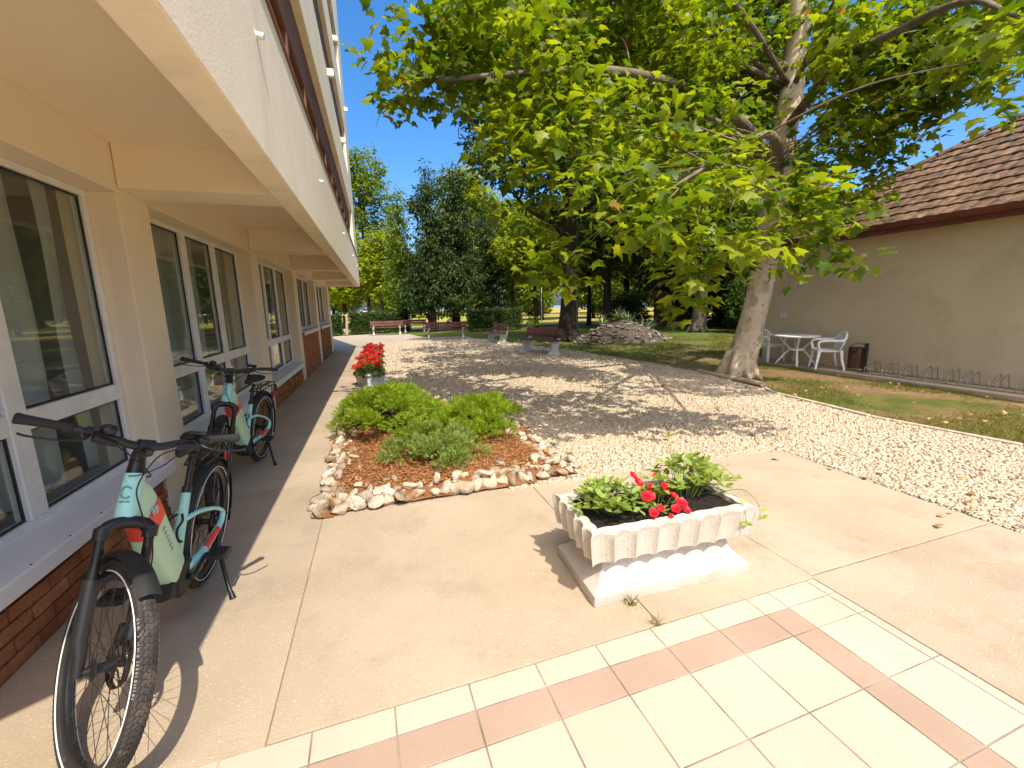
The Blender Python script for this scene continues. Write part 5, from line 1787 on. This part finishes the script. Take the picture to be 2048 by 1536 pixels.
def finish(tr, pieces=0):
    t, P, X, Y, Z, s, tint, lv, lf, mat = tr
    keep = np.ones(len(P), bool)
    if pieces:
        W = P + np.array(t.location)
        d = W - np.array([0, 0, EYE])
        dep = d @ np.array(CAM_M[2])
        u = d @ np.array(CAM_M[0]) / np.maximum(dep, 1e-3)
        w = d @ np.array(CAM_M[1]) / np.maximum(dep, 1e-3)
        vis = (dep > 0.5) & (np.abs(u) < 1.15) & (np.abs(w) < 0.87)
        order = np.argsort(np.where(vis, dep / s, 1e9))[:pieces]
        tints = np.array([0.1, 0.3, 0.5, 0.7, 0.9])
        mes = [np_mesh('leaf', np.array(lv, float), np.array(lf), mat, np.full(len(lf), q)) for q in tints]
        for i in order:
            keep[i] = False
            place('leaf', mes[int(np.argmin(np.abs(tints - tint[i])))], t, P[i], X[i], Y[i], Z[i], s[i])
    P, X, Y, Z, s, tint = P[keep], X[keep], Y[keep], Z[keep], s[keep], tint[keep]
    Vs, Fs, off = [], [], 0
    grp = np.arange(len(P)) % 3
    order = np.concatenate([np.where(grp == g_)[0] for g_ in range(3)])
    for g_ in range(3):
        i_ = np.where(grp == g_)[0]
        tv = np.array(lv, float)
        tv[:, 2] = tv[:, 2] * (1, 0.3, 1.6)[g_] + (0, -0.22, 0.16)[g_] * tv[:, 0] ** 2 + (0, 0.35, -0.25)[g_] * tv[:, 1] ** 2
        tv[:, 1] *= (1.0, 0.85, 1.12)[g_]
        V, Fc = scatter(tv, lf, P[i_], X[i_], Y[i_], Z[i_], s[i_])
        Vs.append(V); Fs.append(Fc + off); off += len(V)
    o = link('crown', np_mesh('crown', np.concatenate(Vs), np.concatenate(Fs), mat, np.repeat(tint[order], len(lf))), t)
    o['kind'] = 'stuff'
    return t


# --- the plane tree at the kerb
PLANE = [(0.72, 5.79, 4.44, 0.70), (0.44, 5.77, 4.07, 0.35), (1.11, 5.83, 4.89, 0.80), (1.51, 5.97, 4.45, 0.80), (1.75, 5.85, 4.99, 0.90), (1.82, 5.32, 3.65, 0.65), (2.25, 5.41, 4.39, 0.80), (2.03, 4.76, 3.11, 0.60), (1.94, 5.35, 2.69, 0.45), (2.57, 4.96, 3.75, 0.75), (2.27, 3.86, 2.64, 0.55), (2.07, 4.31, 2.04, 0.42), (1.85, 4.63, 1.88, 0.30), (2.41, 3.48, 2.30, 0.48), (3.10, 4.25, 3.18, 0.65), (3.10, 3.91, 1.90, 0.42), (2.99, 3.40, 2.35, 0.52), (3.16, 3.61, 1.68, 0.33), (3.96, 4.29, 2.95, 0.55), (3.45, 3.31, 2.04, 0.45), (3.83, 3.41, 2.43, 0.50), (4.03, 3.24, 2.18, 0.40), (4.04, 2.91, 2.04, 0.28), (3.55, 6.56, 5.64, 1.10), (4.36, 6.44, 5.00, 1.05), (4.40, 6.55, 5.90, 1.10), (4.84, 6.00, 4.38, 0.85), (4.90, 5.98, 5.33, 0.85), (4.86, 6.02, 3.60, 0.80), (6.67, 4.85, 5.18, 0.72), (6.90, 4.94, 4.56, 0.60), (7.06, 5.04, 3.96, 0.55), (7.63, 5.29, 5.29, 1.00), (7.94, 5.26, 4.62, 0.90), (7.95, 4.83, 5.23, 1.00), (8.10, 4.92, 4.76, 0.70), (7.78, 4.27, 4.97, 1.00), (6.69, 3.37, 4.38, 0.90), (4.70, 2.26, 3.32, 0.50), (8.05, 5.52, 3.75, 0.55), (8.12, 5.25, 4.12, 0.60), (8.22, 4.94, 4.41, 0.55), (8.27, 4.70, 4.65, 0.50), (7.28, 5.08, 3.07, 0.40), (6.91, 5.41, 3.57, 0.50), (6.60, 5.18, 2.91, 0.45), (8.28, 7.33, 6.23, 1.20), (7.72, 7.47, 6.92, 1.20), (8.73, 7.47, 5.05, 1.00), (7.32, 7.72, 5.94, 1.10), (6.81, 8.59, 6.46, 1.20), (7.43, 7.46, 4.75, 0.90)]
UPPER = [(3.6, 5.9, 6.3, 1.2), (8.4, 4.6, 6.8, 1.2), (10.6, 6.0, 8.4, 1.4), (6.2, 7.2, 8.6, 1.8), (4.3, 7.6, 6.6, 1.6), (2.4, 7.2, 5.6, 1.1), (5.6, 9.3, 7.0, 1.7), (7.8, 9.6, 7.6, 1.7), (7.2, 6.8, 10.6, 1.7), (3.4, 9.4, 5.6, 1.2), (9.8, 8.8, 8.6, 1.5), (6.6, 11.2, 6.0, 1.4), (11.6, 7.6, 8.2, 1.3), (5.8, 2.6, 6.0, 0.9), (3.4, 11.0, 7.6, 1.5), (4.8, 12.8, 7.6, 1.7), (6.8, 13.6, 8.0, 1.8), (8.6, 12.6, 9.0, 1.7), (2.9, 8.6, 6.8, 1.1), (5.2, 10.6, 8.6, 1.6)]
TR1 = [(7.13, 7.05, 0.0), (7.37, 7.0, 1.18), (7.58, 7.0, 2.27), (7.72, 7.0, 4.17), (7.88, 7.0, 5.5), (7.85, 7.0, 7.0), (7.5, 6.9, 9.0), (7.2, 6.8, 11.0)]
LIMBS = [([(7.64, 7.0, 3.1), (8.6, 7.3, 3.45), (9.63, 7.5, 3.98), (10.3, 7.5, 4.54), (11.43, 7.5, 5.26), (12.6, 7.5, 6.15), (13.6, 7.5, 6.9)], [0.11, 0.09, 0.05, 0.02]),
         ([(7.70, 7.0, 3.9), (6.6, 6.6, 4.5), (5.0, 6.1, 4.75), (3.2, 5.6, 4.6), (1.6, 5.5, 4.3), (0.6, 5.7, 4.2)], [0.11, 0.08, 0.045, 0.015]),
         ([(7.66, 7.0, 3.4), (6.6, 6.0, 3.9), (5.2, 4.9, 3.75), (3.9, 4.1, 3.2), (2.7, 3.7, 2.6)], [0.10, 0.07, 0.035, 0.012]),
         ([(7.80, 7.0, 4.8), (7.2, 5.6, 5.2), (6.2, 4.2, 4.7), (5.3, 3.0, 4.2), (4.5, 2.2, 3.5)], [0.09, 0.06, 0.035, 0.012]),
         ([(7.85, 7.0, 5.8), (6.2, 7.4, 6.6), (4.3, 7.8, 6.8)], [0.09, 0.06, 0.03]),
         ([(7.85, 7.0, 5.2), (7.4, 8.6, 6.4), (6.9, 10.6, 6.4)], [0.09, 0.06, 0.03])]
pt1 = tree('plane_tree', 'large plane tree with pale flaking trunk at the edge of the gravel', TR1, [0.31, 0.242, 0.228, 0.22, 0.21, 0.18, 0.13, 0.05], PLANE, plane_leaf, plane_bark, 78, 0.150, 9, 0.25, 101, leafv=PLV, leaff=PLT, droop=0.45, r0=0.012, extra=LIMBS, flare=0.16, shell=0.2)
finish(pt1, 300)
# the upper crown, above the picture, shades the court
rng = np.random.RandomState(55)
ub = np.array(TR1[0])
P, N, A, B, _ = leaf_cloud([tuple(np.array(l_[:3]) - ub) + (l_[3],) for l_ in UPPER], rng, 26, 0.19, 9, 0.36, 0.4, 0.3)
X, Y, Z = frames(N, A)
k = len(P)
V, Fc = scatter(PLV, PLT, P, X, Y, Z, rng.uniform(0.7, 1.25, k) * 0.19)
o = link('upper_crown', np_mesh('upper_crown', V, Fc, plane_leaf, np.repeat(np.clip(rng.normal(0.45, 0.2, k) + B, 0, 0.98), len(PLT))), pt1[0])
o['kind'] = 'stuff'
ubr = MB()
limb_tubes(ubr, [Vector(p) - Vector(TR1[0]) for p in TR1[3:]], [tuple(np.array(l_[:3]) - ub) for l_ in UPPER], rng, 0.06, 0.02)
ubr.build('upper_twigs', branch_bark, pt1[0], smooth=True)['kind'] = 'stuff'


def blob(c_, h, r, n_, rng, zlow):
    """lobes of a rounded crown between zlow and h"""
    out = []
    for k in range(n_):
        t = (k + 0.5) / n_
        z = zlow + (h - zlow) * t
        w = r * math.sin(math.pi * min(0.97, 0.12 + 0.86 * t)) ** 0.75
        a = k * 2.4 + rng.uniform(-0.4, 0.4)
        q = rng.uniform(0.35, 0.75)
        lr = r * rng.uniform(0.38, 0.55)
        out.append((c_[0] + math.cos(a) * w * q, c_[1] + math.sin(a) * w * q, z, lr, lr, lr * 0.8))
    return out


rr_ = np.random.RandomState(77)
# big dark trunked tree behind the court
T2 = [(8.0, 17.4, 0), (8.08, 17.4, 1.4), (8.14, 17.4, 3.0), (8.12, 17.4, 6.0), (8.0, 17.5, 9.0), (7.9, 17.5, 12.0)]
lob = [(8.2, 16.6, 8.2, 2.2), (6.2, 17.0, 8.8, 1.9), (4.9, 16.6, 7.8, 1.3), (4.4, 16.4, 6.7, 0.9), (6.1, 16.6, 6.6, 1.1), (10.4, 17.6, 8.0, 2.0), (7.6, 18.5, 11.2, 2.4), (9.6, 17.0, 11.0, 2.1), (5.8, 17.6, 11.0, 1.8), (11.6, 17.2, 6.2, 1.4), (9.6, 16.2, 5.8, 1.1), (8.4, 19.3, 6.4, 1.6), (12.8, 17.6, 9.0, 1.7), (4.0, 16.6, 8.9, 0.9)]
T2L = [([(8.12, 17.4, 4.1), (7.2, 17.2, 4.9), (6.1, 16.9, 5.3), (5.0, 16.7, 6.2)], [0.12, 0.08, 0.03]), ([(8.1, 17.4, 5.0), (9.4, 17.0, 6.0), (11.0, 17.2, 6.6)], [0.12, 0.08, 0.03]), ([(8.1, 17.4, 5.8), (6.8, 17.2, 7.4), (5.6, 17.0, 8.6)], [0.11, 0.07, 0.03])]
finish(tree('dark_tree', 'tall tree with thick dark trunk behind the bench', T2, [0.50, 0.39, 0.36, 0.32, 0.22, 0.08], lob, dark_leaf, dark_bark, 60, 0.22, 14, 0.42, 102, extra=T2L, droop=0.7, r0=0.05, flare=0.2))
# leaning trunk between shed and plane tree
T3 = [(16.4, 19.1, 0), (16.5, 19.1, 1.4), (16.62, 19.1, 3.0), (16.9, 19.1, 5.5), (17.1, 19.2, 8.0)]
finish(tree('grey_tree', 'leaning grey barked tree in front of the brown shed', T3, [0.44, 0.33, 0.28, 0.22, 0.10], blob((16.6, 19.2), 11.5, 4.2, 13, rr_, 4.2), mid_leaf, grey_bark, 42, 0.25, 12, 0.5, 103, r0=0.05, flare=0.15))

# evergreens behind the far bench: many hanging sprays, ragged pointed tops
def evergreen(c_, h, r, label, seed, lean=0.0, mat=conifer_leaf):
    rng = np.random.RandomState(seed)
    lobes = []
    z = 1.9
    while z < h - 0.4:
        f = 1 - (z - 1.6) / (h - 1.2)
        w = r * (0.35 + 0.65 * f) * (0.55 if z < 2.4 else 1)
        for q in range(4 if f > 0.5 else 3 if f > 0.2 else 2):
            a = rng.uniform(0, 6.28)
            rad = w * rng.uniform(0.30, 0.62)
            lr = w * rng.uniform(0.34, 0.55) + 0.12
            lobes.append((c_[0] + math.cos(a) * rad + lean * z, c_[1] + math.sin(a) * rad, z + rng.uniform(-0.3, 0.3), lr, lr, lr * 1.35))
        z += 0.75
    lobes.append((c_[0] + lean * h, c_[1], h - 0.3, 0.28, 0.28, 0.7))
    finish(tree('evergreen_tree', label, [(c_[0], c_[1], -0.03), (c_[0] + lean, c_[1], 1.5), (c_[0] + lean * 4, c_[1], 4), (c_[0] + lean * h * 0.9, c_[1], h - 1)], [0.34, 0.24, 0.16, 0.04], lobes, mat, dark_bark, 46, 0.24, 13, 0.34, seed, 'evergreens behind the benches', droop=0.9, r0=0.035, up=0.35, leafv=[(0, 0, 0), (0.5, 0.2, 0.05), (1.0, 0, -0.05), (0.5, -0.2, 0.05)], shell=0.45))


evergreen((3.6, 29.5), 10.4, 2.1, 'dark pointed evergreen tree behind the long bench', 111)
evergreen((5.4, 30.5), 10.9, 2.2, 'taller dark evergreen tree right of the pointed one', 112, 0.02)
evergreen((1.9, 31.5), 9.6, 1.5, 'slim grey green evergreen beside the apartment building corner', 113, mat=mid_leaf)
evergreen((8.3, 31.5), 7.6, 2.2, 'lower spreading evergreen above the dark hedge', 114, -0.03)


def bgtree(x, y, h, r, mat, seed, label, zlow=2.4, bark=dark_bark, dens=30, ls=0.34, tr=0.16, n_=14, grp='trees beyond the court', per=13, crad=0.6):
    lean = rr_.uniform(-0.25, 0.25)
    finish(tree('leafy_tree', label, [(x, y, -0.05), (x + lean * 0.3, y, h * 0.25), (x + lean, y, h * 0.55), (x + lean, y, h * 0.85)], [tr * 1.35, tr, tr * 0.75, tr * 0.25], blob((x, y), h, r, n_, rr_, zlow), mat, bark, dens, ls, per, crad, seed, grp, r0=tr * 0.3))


bgtree(-0.6, 45, 15.2, 3.6, mid_leaf, 121, 'tall airy tree above the building corner', 4.0, dens=26)
bgtree(-2.6, 40, 7.5, 3.0, bright_leaf, 122, 'sunlit yellow green tree beside the building corner', 2.6)
bgtree(0.6, 38.5, 7.2, 2.3, bright_leaf, 123, 'sunlit tree with pale trunk beside the lake view', 3.0, bark=grey_bark)
bgtree(-4.2, 48, 6.0, 2.0, bright_leaf, 124, 'small bright tree seen under the overhang', 2.2)
bgtree(8.2, 39.0, 12.6, 3.4, bright_leaf, 125, 'bright yellow green tree right of the evergreens', 4.4)
bgtree(11.3, 30.0, 8.2, 2.8, bright_leaf, 126, 'young bright tree with thin dark trunk on the lawn', 4.0, tr=0.15)
bgtree(13.2, 42.0, 11.0, 3.6, mid_leaf, 127, 'broad green tree left of the big dark trunk', 4.6)
bgtree(15.6, 30.0, 8.6, 3.2, mid_leaf, 128, 'slim trunked tree behind the stone rockery', 4.2, tr=0.15)
bgtree(19.5, 31.0, 9.5, 3.4, mid_leaf, 129, 'green tree behind the right side of the rockery', 4.0, tr=0.22)
bgtree(22.8, 30.0, 9.5, 3.6, dark_leaf, 130, 'dark tree standing over the brown shed', 2.0, tr=0.25)
bgtree(20.8, 22.5, 9.0, 3.6, dark_leaf, 131, 'dark shady tree at the corner of the low house', 1.0, tr=0.25)
bgtree(14.2, 24.8, 9.2, 3.0, dark_leaf, 132, 'dark tree in the middle of the lawn behind the rockery', 4.6, tr=0.24)
bgtree(26.5, 24.0, 10.0, 4.0, dark_leaf, 133, 'dark tree behind the low house', 0.9, tr=0.25)
bgtree(17.6, 45.0, 11.5, 4.2, bright_leaf, 134, 'sunlit tree far behind the rockery', 4.5)
bgtree(24.5, 46.0, 12.0, 4.5, mid_leaf, 135, 'broad far tree behind the shed', 1.5)
bgtree(31.5, 40.0, 12.0, 4.8, mid_leaf, 136, 'broad far tree hidden behind the low house', 1.5)
k = 0
for (x, y, h, r) in ((6, 75, 9, 4.5), (17, 82, 10, 5), (28, 78, 11, 5.5), (39, 74, 11, 5.5), (51, 70, 12, 6), (63, 66, 12, 6), (-6, 96, 9, 4), (2, 110, 9, 4.5), (23, 64, 8, 4), (36, 60, 9, 4.6)):
    bgtree(x, y, h, r, (mid_leaf, bright_leaf, mid_leaf)[k % 3], 150 + k, 'distant tree in the row beyond the meadow', 1.6, dens=18, ls=0.55, tr=0.25, n_=12, grp='distant trees beyond the meadow', crad=0.9)
    k += 1


# ================================================================== hedges
def hedge(x0, y0, x1, y1, wdt, h, label, seed, dens=900):
    rng = np.random.RandomState(seed)
    a, b_ = np.array([x0, y0, 0.0]), np.array([x1, y1, 0.0])
    L = np.linalg.norm(b_ - a)
    t = empty('clipped_hedge', tuple((a + b_) / 2))
    tag(t, label, 'hedge', 'clipped hedges at the end of the court')
    d = (b_ - a) / L
    nrm = np.array([-d[1], d[0], 0])
    k = int(dens * (L * wdt + 2 * (L + wdt) * h) * 0.7)
    u, v_, w = rng.uniform(0, L, k), rng.uniform(-1, 1, k), rng.uniform(0, 1, k)
    face = rng.randint(0, 5, k)
    v_ = np.where(face < 2, -1 + np.abs(rng.normal(0, 0.12, k)), np.where(face == 2, 1 - np.abs(rng.normal(0, 0.12, k)), v_))
    w = np.where(face == 3, 1 - np.abs(rng.normal(0, 0.06, k)), w)
    u = np.where((face == 4), np.where(rng.rand(k) < 0.5, np.abs(rng.normal(0, 0.08, k)), L - np.abs(rng.normal(0, 0.08, k))), u)
    bump = 0.05 * np.sin(u * 5 + v_ * 3) + 0.04 * np.sin(w * 9 + u * 3)
    P = a + d * u[:, None] + nrm * (v_ * (wdt / 2 + bump))[:, None]
    P[:, 2] = 0.05 + w * (h + bump)
    P += rng.normal(size=P.shape) * 0.03 - (a + b_) / 2
    X, Y, Z = frames(rand_unit(k, rng) + np.array([0, 0, 0.5]), rand_unit(k, rng))
    V, Fc = scatter(RH_V, RH_F, P, X, Y, Z, rng.uniform(0.06, 0.12, k))
    link('foliage', np_mesh('foliage', V, Fc, hedge_leaf, rng.uniform(0, 1, k)), t)
    mb = MB()
    for q in np.linspace(0.15, L - 0.15, max(2, int(L / 0.4))):
        p = a + d * q - (a + b_) / 2
        mb.tube([(p[0], p[1], -0.03), (p[0] + 0.05, p[1], h * 0.8)], 0.03, 5)
    M = Matrix.Rotation(math.atan2(d[1], d[0]), 4, 'Z')
    mb.box(-L / 2 + 0.12, L / 2 - 0.12, -wdt / 2 + 0.12, wdt / 2 - 0.12, 0.15, h - 0.08, M)  # solid near-black core block behind the leaves, joined to the stems
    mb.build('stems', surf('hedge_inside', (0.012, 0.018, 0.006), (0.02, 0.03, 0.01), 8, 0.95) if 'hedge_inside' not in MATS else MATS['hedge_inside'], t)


hedge(-3.4, 28.7, -2.1, 28.9, 0.8, 1.22, 'short clipped hedge block beside the building corner', 61)
hedge(-1.45, 28.9, 2.0, 31.5, 0.9, 1.30, 'long clipped hedge behind the bench near the building', 62, 700)
hedge(5.7, 27.6, 9.3, 28.0, 0.9, 1.35, 'clipped hedge in shade under the evergreen trees', 63, 700)

# small pointed shrub, post, poles
finish(tree('sapling', 'small pointed dark sapling on the lawn near the hedge', [(10.1, 28.2, -0.02), (10.1, 28.2, 0.6), (10.1, 28.2, 1.4)], [0.03, 0.02, 0.01], [(10.1, 28.2, 0.4, 0.28, 0.28, 0.35), (10.1, 28.2, 0.9, 0.12, 0.12, 0.3), (10.1, 28.2, 1.4, 0.08, 0.08, 0.25)], conifer_leaf, dark_bark, 120, 0.10, 10, 0.08, 171, r0=0.008, cat='sapling'))
finish(tree('round_shrub', 'loose green shrub at the right end of the shaded hedge', [(9.9, 27.0, -0.02), (9.9, 27.0, 0.4), (9.9, 27.0, 0.8)], [0.03, 0.02, 0.01], [(9.9, 27.0, 0.45, 0.45, 0.45, 0.45)], mid_leaf, dark_bark, 160, 0.14, 10, 0.16, 172, r0=0.008, cat='shrub'))
finish(tree('tree_stub', 'pollarded tan sapling between the two hedge blocks', [(-1.78, 27.9, -0.02), (-1.74, 27.9, 0.7), (-1.72, 27.9, 1.3)], [0.09, 0.07, 0.06], [(-1.85, 27.9, 1.36, 0.12, 0.1, 0.08), (-1.6, 27.9, 1.38, 0.1, 0.1, 0.08)], bright_leaf, surf('tan_bark', (0.36, 0.27, 0.17), (0.46, 0.36, 0.24), 5, 0.9), 30, 0.08, 4, 0.1, 173, r0=0.03, cat='sapling'))
pst = empty('white_post', (2.5, 35.0, -0.03))
tag(pst, 'white post standing at the edge of the meadow', 'post')
MB().lathe([(0.10, 0), (0.10, 1.55), (0.11, 1.58)], 10).build('shaft', white_frame, pst, smooth=True, sharp=40)
MB().lathe([(0.03, 1.58), (0.03, 2.3)], 8).build('pole', steel, pst, smooth=True)
MB().lathe([(0.05, 2.3), (0.10, 2.36), (0.12, 2.5), (0.06, 2.6), (0.0, 2.62)], 10).build('lamp', white_plastic, pst, smooth=True)
pst2 = tag(MB().lathe([(0.04, 0), (0.035, 4.6), (0.0, 4.62)], 8).build('lamp_pole', white_frame, smooth=True, sharp=40), 'thin white pole left of the big dark trunk', 'pole')
pst2.location = (14.2, 36.4, -0.05)

# ================================================================== rockery with yuccas
RC = (10.0, 16.3)
rk2 = empty('rockery', (RC[0], RC[1], -0.02))
tag(rk2, 'mound of rough dark stones with spiky plants on the lawn', 'rockery')
gv_, gf_ = [], []
NR, NA = 8, 28
for i in range(NR + 1):
    q = i / NR
    for j in range(NA):
        a = 2 * math.pi * j / NA
        gv_.append((2.25 * q * math.cos(a), 1.55 * q * math.sin(a), 0.95 * (1 - q ** 1.2)))
for i in range(NR):
    for j in range(NA):
        gf_.append((i * NA + j, i * NA + (j + 1) % NA, (i + 1) * NA + (j + 1) % NA, (i + 1) * NA + j))
link('earth', np_mesh('earth', np.array(gv_), np.array(gf_), surf('rockery_earth', (0.06, 0.045, 0.03), (0.11, 0.085, 0.055), 5, 0.95, 0.5, 30)), rk2)
rocks = [stone_mesh('stone', rock_mat, 60 + s, 0.55, 11) for s in range(8)]
rng = np.random.RandomState(63)
for k in range(230):
    q = math.sqrt(rng.uniform(0.02, 1.05))
    a = rng.uniform(math.pi * 0.85, math.pi * 2.15) if k < 190 else rng.uniform(0, math.pi)
    o = link('stone', rocks[rng.randint(8)], rk2)
    s = rng.uniform(0.06, 0.15)
    o.location = (2.25 * q * math.cos(a), 1.55 * q * math.sin(a), max(0.03, 0.95 * (1 - min(q, 1) ** 1.2)) + 0.02)
    o.rotation_euler = (rng.uniform(-0.5, 0.5) - 0.5 * math.sin(a) * q * -1, rng.uniform(-0.5, 0.5), rng.uniform(0, 6.28))
    o.scale = (s * rng.uniform(1.0, 1.7), s, s * rng.uniform(0.7, 1.0))
BLONG = [(0, -0.035, 0), (0, 0.035, 0), (0.45, 0.05, 0.06), (0.45, -0.05, 0.06), (1.0, 0, -0.06)]
for k, (dx, dy, z, s, lab) in enumerate(((-0.75, 0.2, 0.66, 0.70, 'left end of the mound top'), (-0.1, 0.0, 0.92, 0.70, 'middle of the mound top'), (0.45, 0.2, 0.76, 0.65, 'right of the mound top'), (1.35, 0.25, 0.30, 1.0, 'far right flank of the mound'))):
    rng = np.random.RandomState(80 + k)
    c_ = 46
    d = norm(np.stack([rng.normal(size=c_), rng.normal(size=c_), rng.uniform(0.25, 1.6, c_)], 1))
    X, Y, Z = frames(np.cross(d, np.cross(np.array([0, 0, 1.0]), d) + 1e-3), d)
    V, Fc = scatter(BLONG, BLT, np.zeros((c_, 3)), X, Y, Z, rng.uniform(0.7, 1.0, c_) * s)
    o = link('yucca', np_mesh('yucca', V, Fc, yucca_leaf, np.repeat(rng.uniform(0, 1, c_), 3)))
    o.location = (RC[0] + dx, RC[1] + dy, z - 0.04)
    tag(o, 'spiky grey green yucca on the %s of stones' % lab.replace('of the mound', 'of the mound'), 'yucca', 'yuccas on the rockery')

# ================================================================== shed and dark shrubbery to the right
sh = empty('garden_shed', (20.3, 25.6, -0.02), R(-38))
tag(sh, 'brown boarded garden shed in deep shade under the trees', 'shed')
for k in range(16):
    MB().box(-1.6 + k * 0.2, -1.6 + k * 0.2 + 0.19, -1.0 + random.uniform(0, 0.012), -0.97, 0.1, 1.9).build('board', shed_wood, sh)
MB().box(-1.62, 1.62, -0.96, 1.0, 0.0, 1.92).build('wall', shed_wood, sh)
MB().add([(-1.8, -1.25, 1.86), (1.8, -1.25, 1.86), (1.8, 1.2, 2.35), (-1.8, 1.2, 2.35), (-1.8, -1.25, 1.94), (1.8, -1.25, 1.94), (1.8, 1.2, 2.43), (-1.8, 1.2, 2.43)], [(0, 3, 2, 1), (4, 5, 6, 7), (0, 1, 5, 4), (1, 2, 6, 5), (2, 3, 7, 6), (3, 0, 4, 7)]).build('roof', gutter_mat, sh)
for k, (x, y, r, h, lab) in enumerate(((18.3, 16.5, 1.8, 2.8, 'dense dark shrub beside the corner of the low house'), (20.6, 18.8, 2.0, 3.2, 'dense dark shrub behind the leaning grey tree'), (22.6, 21.5, 2.0, 3.0, 'dense dark shrub right of the brown shed'), (17.2, 27.5, 1.7, 2.8, 'dense dark shrub left of the brown shed'))):
    finish(tree('dark_shrub', lab, [(x, y, -0.03), (x, y, h * 0.4), (x, y, h * 0.8)], [0.12, 0.08, 0.03], [(x + r * 0.5 * math.cos(q * 2.1), y + r * 0.5 * math.sin(q * 2.1), h * (0.22 + 0.12 * (q % 5)), r * 0.6, r * 0.6, h * 0.28) for q in range(9)], dark_leaf, dark_bark, 70, 0.2, 12, 0.35, 180 + k, 'dark shrubs on the right of the lawn', r0=0.03, cat='shrub'))


# ================================================================== far vehicles across the meadow
def car(loc, rz, paint, label, tall=0.0):
    t = empty('parked_car', loc, rz)
    tag(t, label, 'car', 'vehicles parked across the meadow')
    prof = [(-2.1, 0.35), (2.1, 0.35), (2.15, 0.7), (1.9, 0.88), (1.1, 0.98), (-1.95, 1.0), (-2.1, 0.8)]
    MB().loft([[Vector((p[0], y, p[1])) for p in prof] for y in (-0.85, 0.85)]).build('body', paint, t, bevel=0.06)
    cab = [(-1.85, 0.98), (1.05, 0.96), (0.45, 1.42 + tall), (-1.45, 1.45 + tall)]
    MB().loft([[Vector((p[0], y * (1 if p[1] < 1.1 else 0.85), p[1])) for p in cab] for y in (-0.78, 0.78)]).build('cabin', black_paint, t, bevel=0.04)
    MB().box(-1.40, 0.42, -0.66, 0.66, 1.42 + tall, 1.48 + tall).build('roof', paint, t, bevel=0.03)
    for x in (-1.3, 1.3):
        for y in (-0.82, 0.82):
            MB().lathe([(0.2, -0.1), (0.33, -0.09), (0.33, 0.09), (0.2, 0.1)], 14, Matrix.Translation((x, y, 0.33)) @ Matrix.Rotation(R(90), 4, 'X')).build('wheel', rubber, t, smooth=True, sharp=40)


car((52.5, 195, -0.04), R(10), red_paint, 'red car parked far off across the meadow')
car((62, 200, -0.04), R(0), plain('car_white', (0.7, 0.7, 0.7), 0.3), 'white car parked far off right of the red car')
car((-9.5, 150, -0.04), R(0), MATS['car_white'], 'white car seen far off under the overhang of the apartment building')
car((-2.5, 160, -0.04), R(0), MATS['car_white'], 'white van far off between the lakeside trunks', 0.5)
for k, (x, y, lab) in enumerate(((-3.2, 70, 'left slim dark trunked tree against the lake'), (-0.9, 74, 'right slim dark trunked tree against the lake'))):
    bgtree(x, y, 8.5, 2.2, mid_leaf, 190 + k, lab, 5.0, tr=0.2, dens=22, ls=0.45, grp='slim trees against the lake')

# ================================================================== grass blades and litter on the worn lawn
rng = np.random.RandomState(90)


def blades(x0, x1, y0, y1, dens, L, thr, name, label, wide=1.0):
    k = int((x1 - x0) * (y1 - y0) * dens)
    px, py = rng.uniform(x0, x1, k), rng.uniform(y0, y1, k)
    f = np.sin(px * 2.1 + 1.3 * np.sin(py * 1.7)) + np.sin(py * 2.6 + 1.1 * np.sin(px * 2.9)) + rng.normal(0, 0.5, k)
    ok = (f > thr) & ~inpoly(px, py, GRAVEL)
    px, py = px[ok], py[ok]
    k = len(px)
    d = norm(np.stack([rng.normal(size=k) * 0.6, rng.normal(size=k) * 0.6, rng.uniform(0.4, 1.0, k)], 1))
    X, Y, Z = frames(np.cross(d, rand_unit(k, rng)), d)
    sz = rng.uniform(0.5, 1.2, k) * L
    V, Fc = scatter([(x, y * wide, z) for x, y, z in BLV], BLT, np.stack([px, py, np.full(k, -0.02)], 1), X, Y, Z, sz)
    o = link(name, np_mesh(name, V, Fc, grass_leaf, np.repeat(rng.uniform(0, 1, k), 3)))
    tag(o, label, 'grass', kind='stuff')


blades(6.2, 9.25, 0.5, 8.8, 2600, 0.065, 0.45, 'lawn_grass', 'patchy worn grass between the gravel and the low house')
blades(5.0, 18.0, 8.8, 17.0, 420, 0.10, 0.2, 'shaded_grass', 'short shaded grass under the trees', 1.6)
k = 420
px, py = rng.uniform(3.5, 9.2, k), rng.uniform(0.5, 12, k)
X, Y, Z = frames(norm(np.array([0, 0, 1.0]) + rng.normal(size=(k, 3)) * 0.3), rand_unit(k, rng))
V, Fc = scatter(PLV, PLT, np.stack([px, py, np.full(k, 0.03)], 1), X, Y, Z, rng.uniform(0.03, 0.075, k))
litter_mat = leafmat('dry_leaf', (0.26, 0.15, 0.06), (0.48, 0.34, 0.18), 0.1, gloss=0.9)
tag(link('leaf_litter', np_mesh('leaf_litter', V, Fc, litter_mat, np.repeat(rng.uniform(0, 1, k), len(PLT)))), 'dry fallen leaves scattered on gravel and lawn', 'leaf litter', kind='stuff')
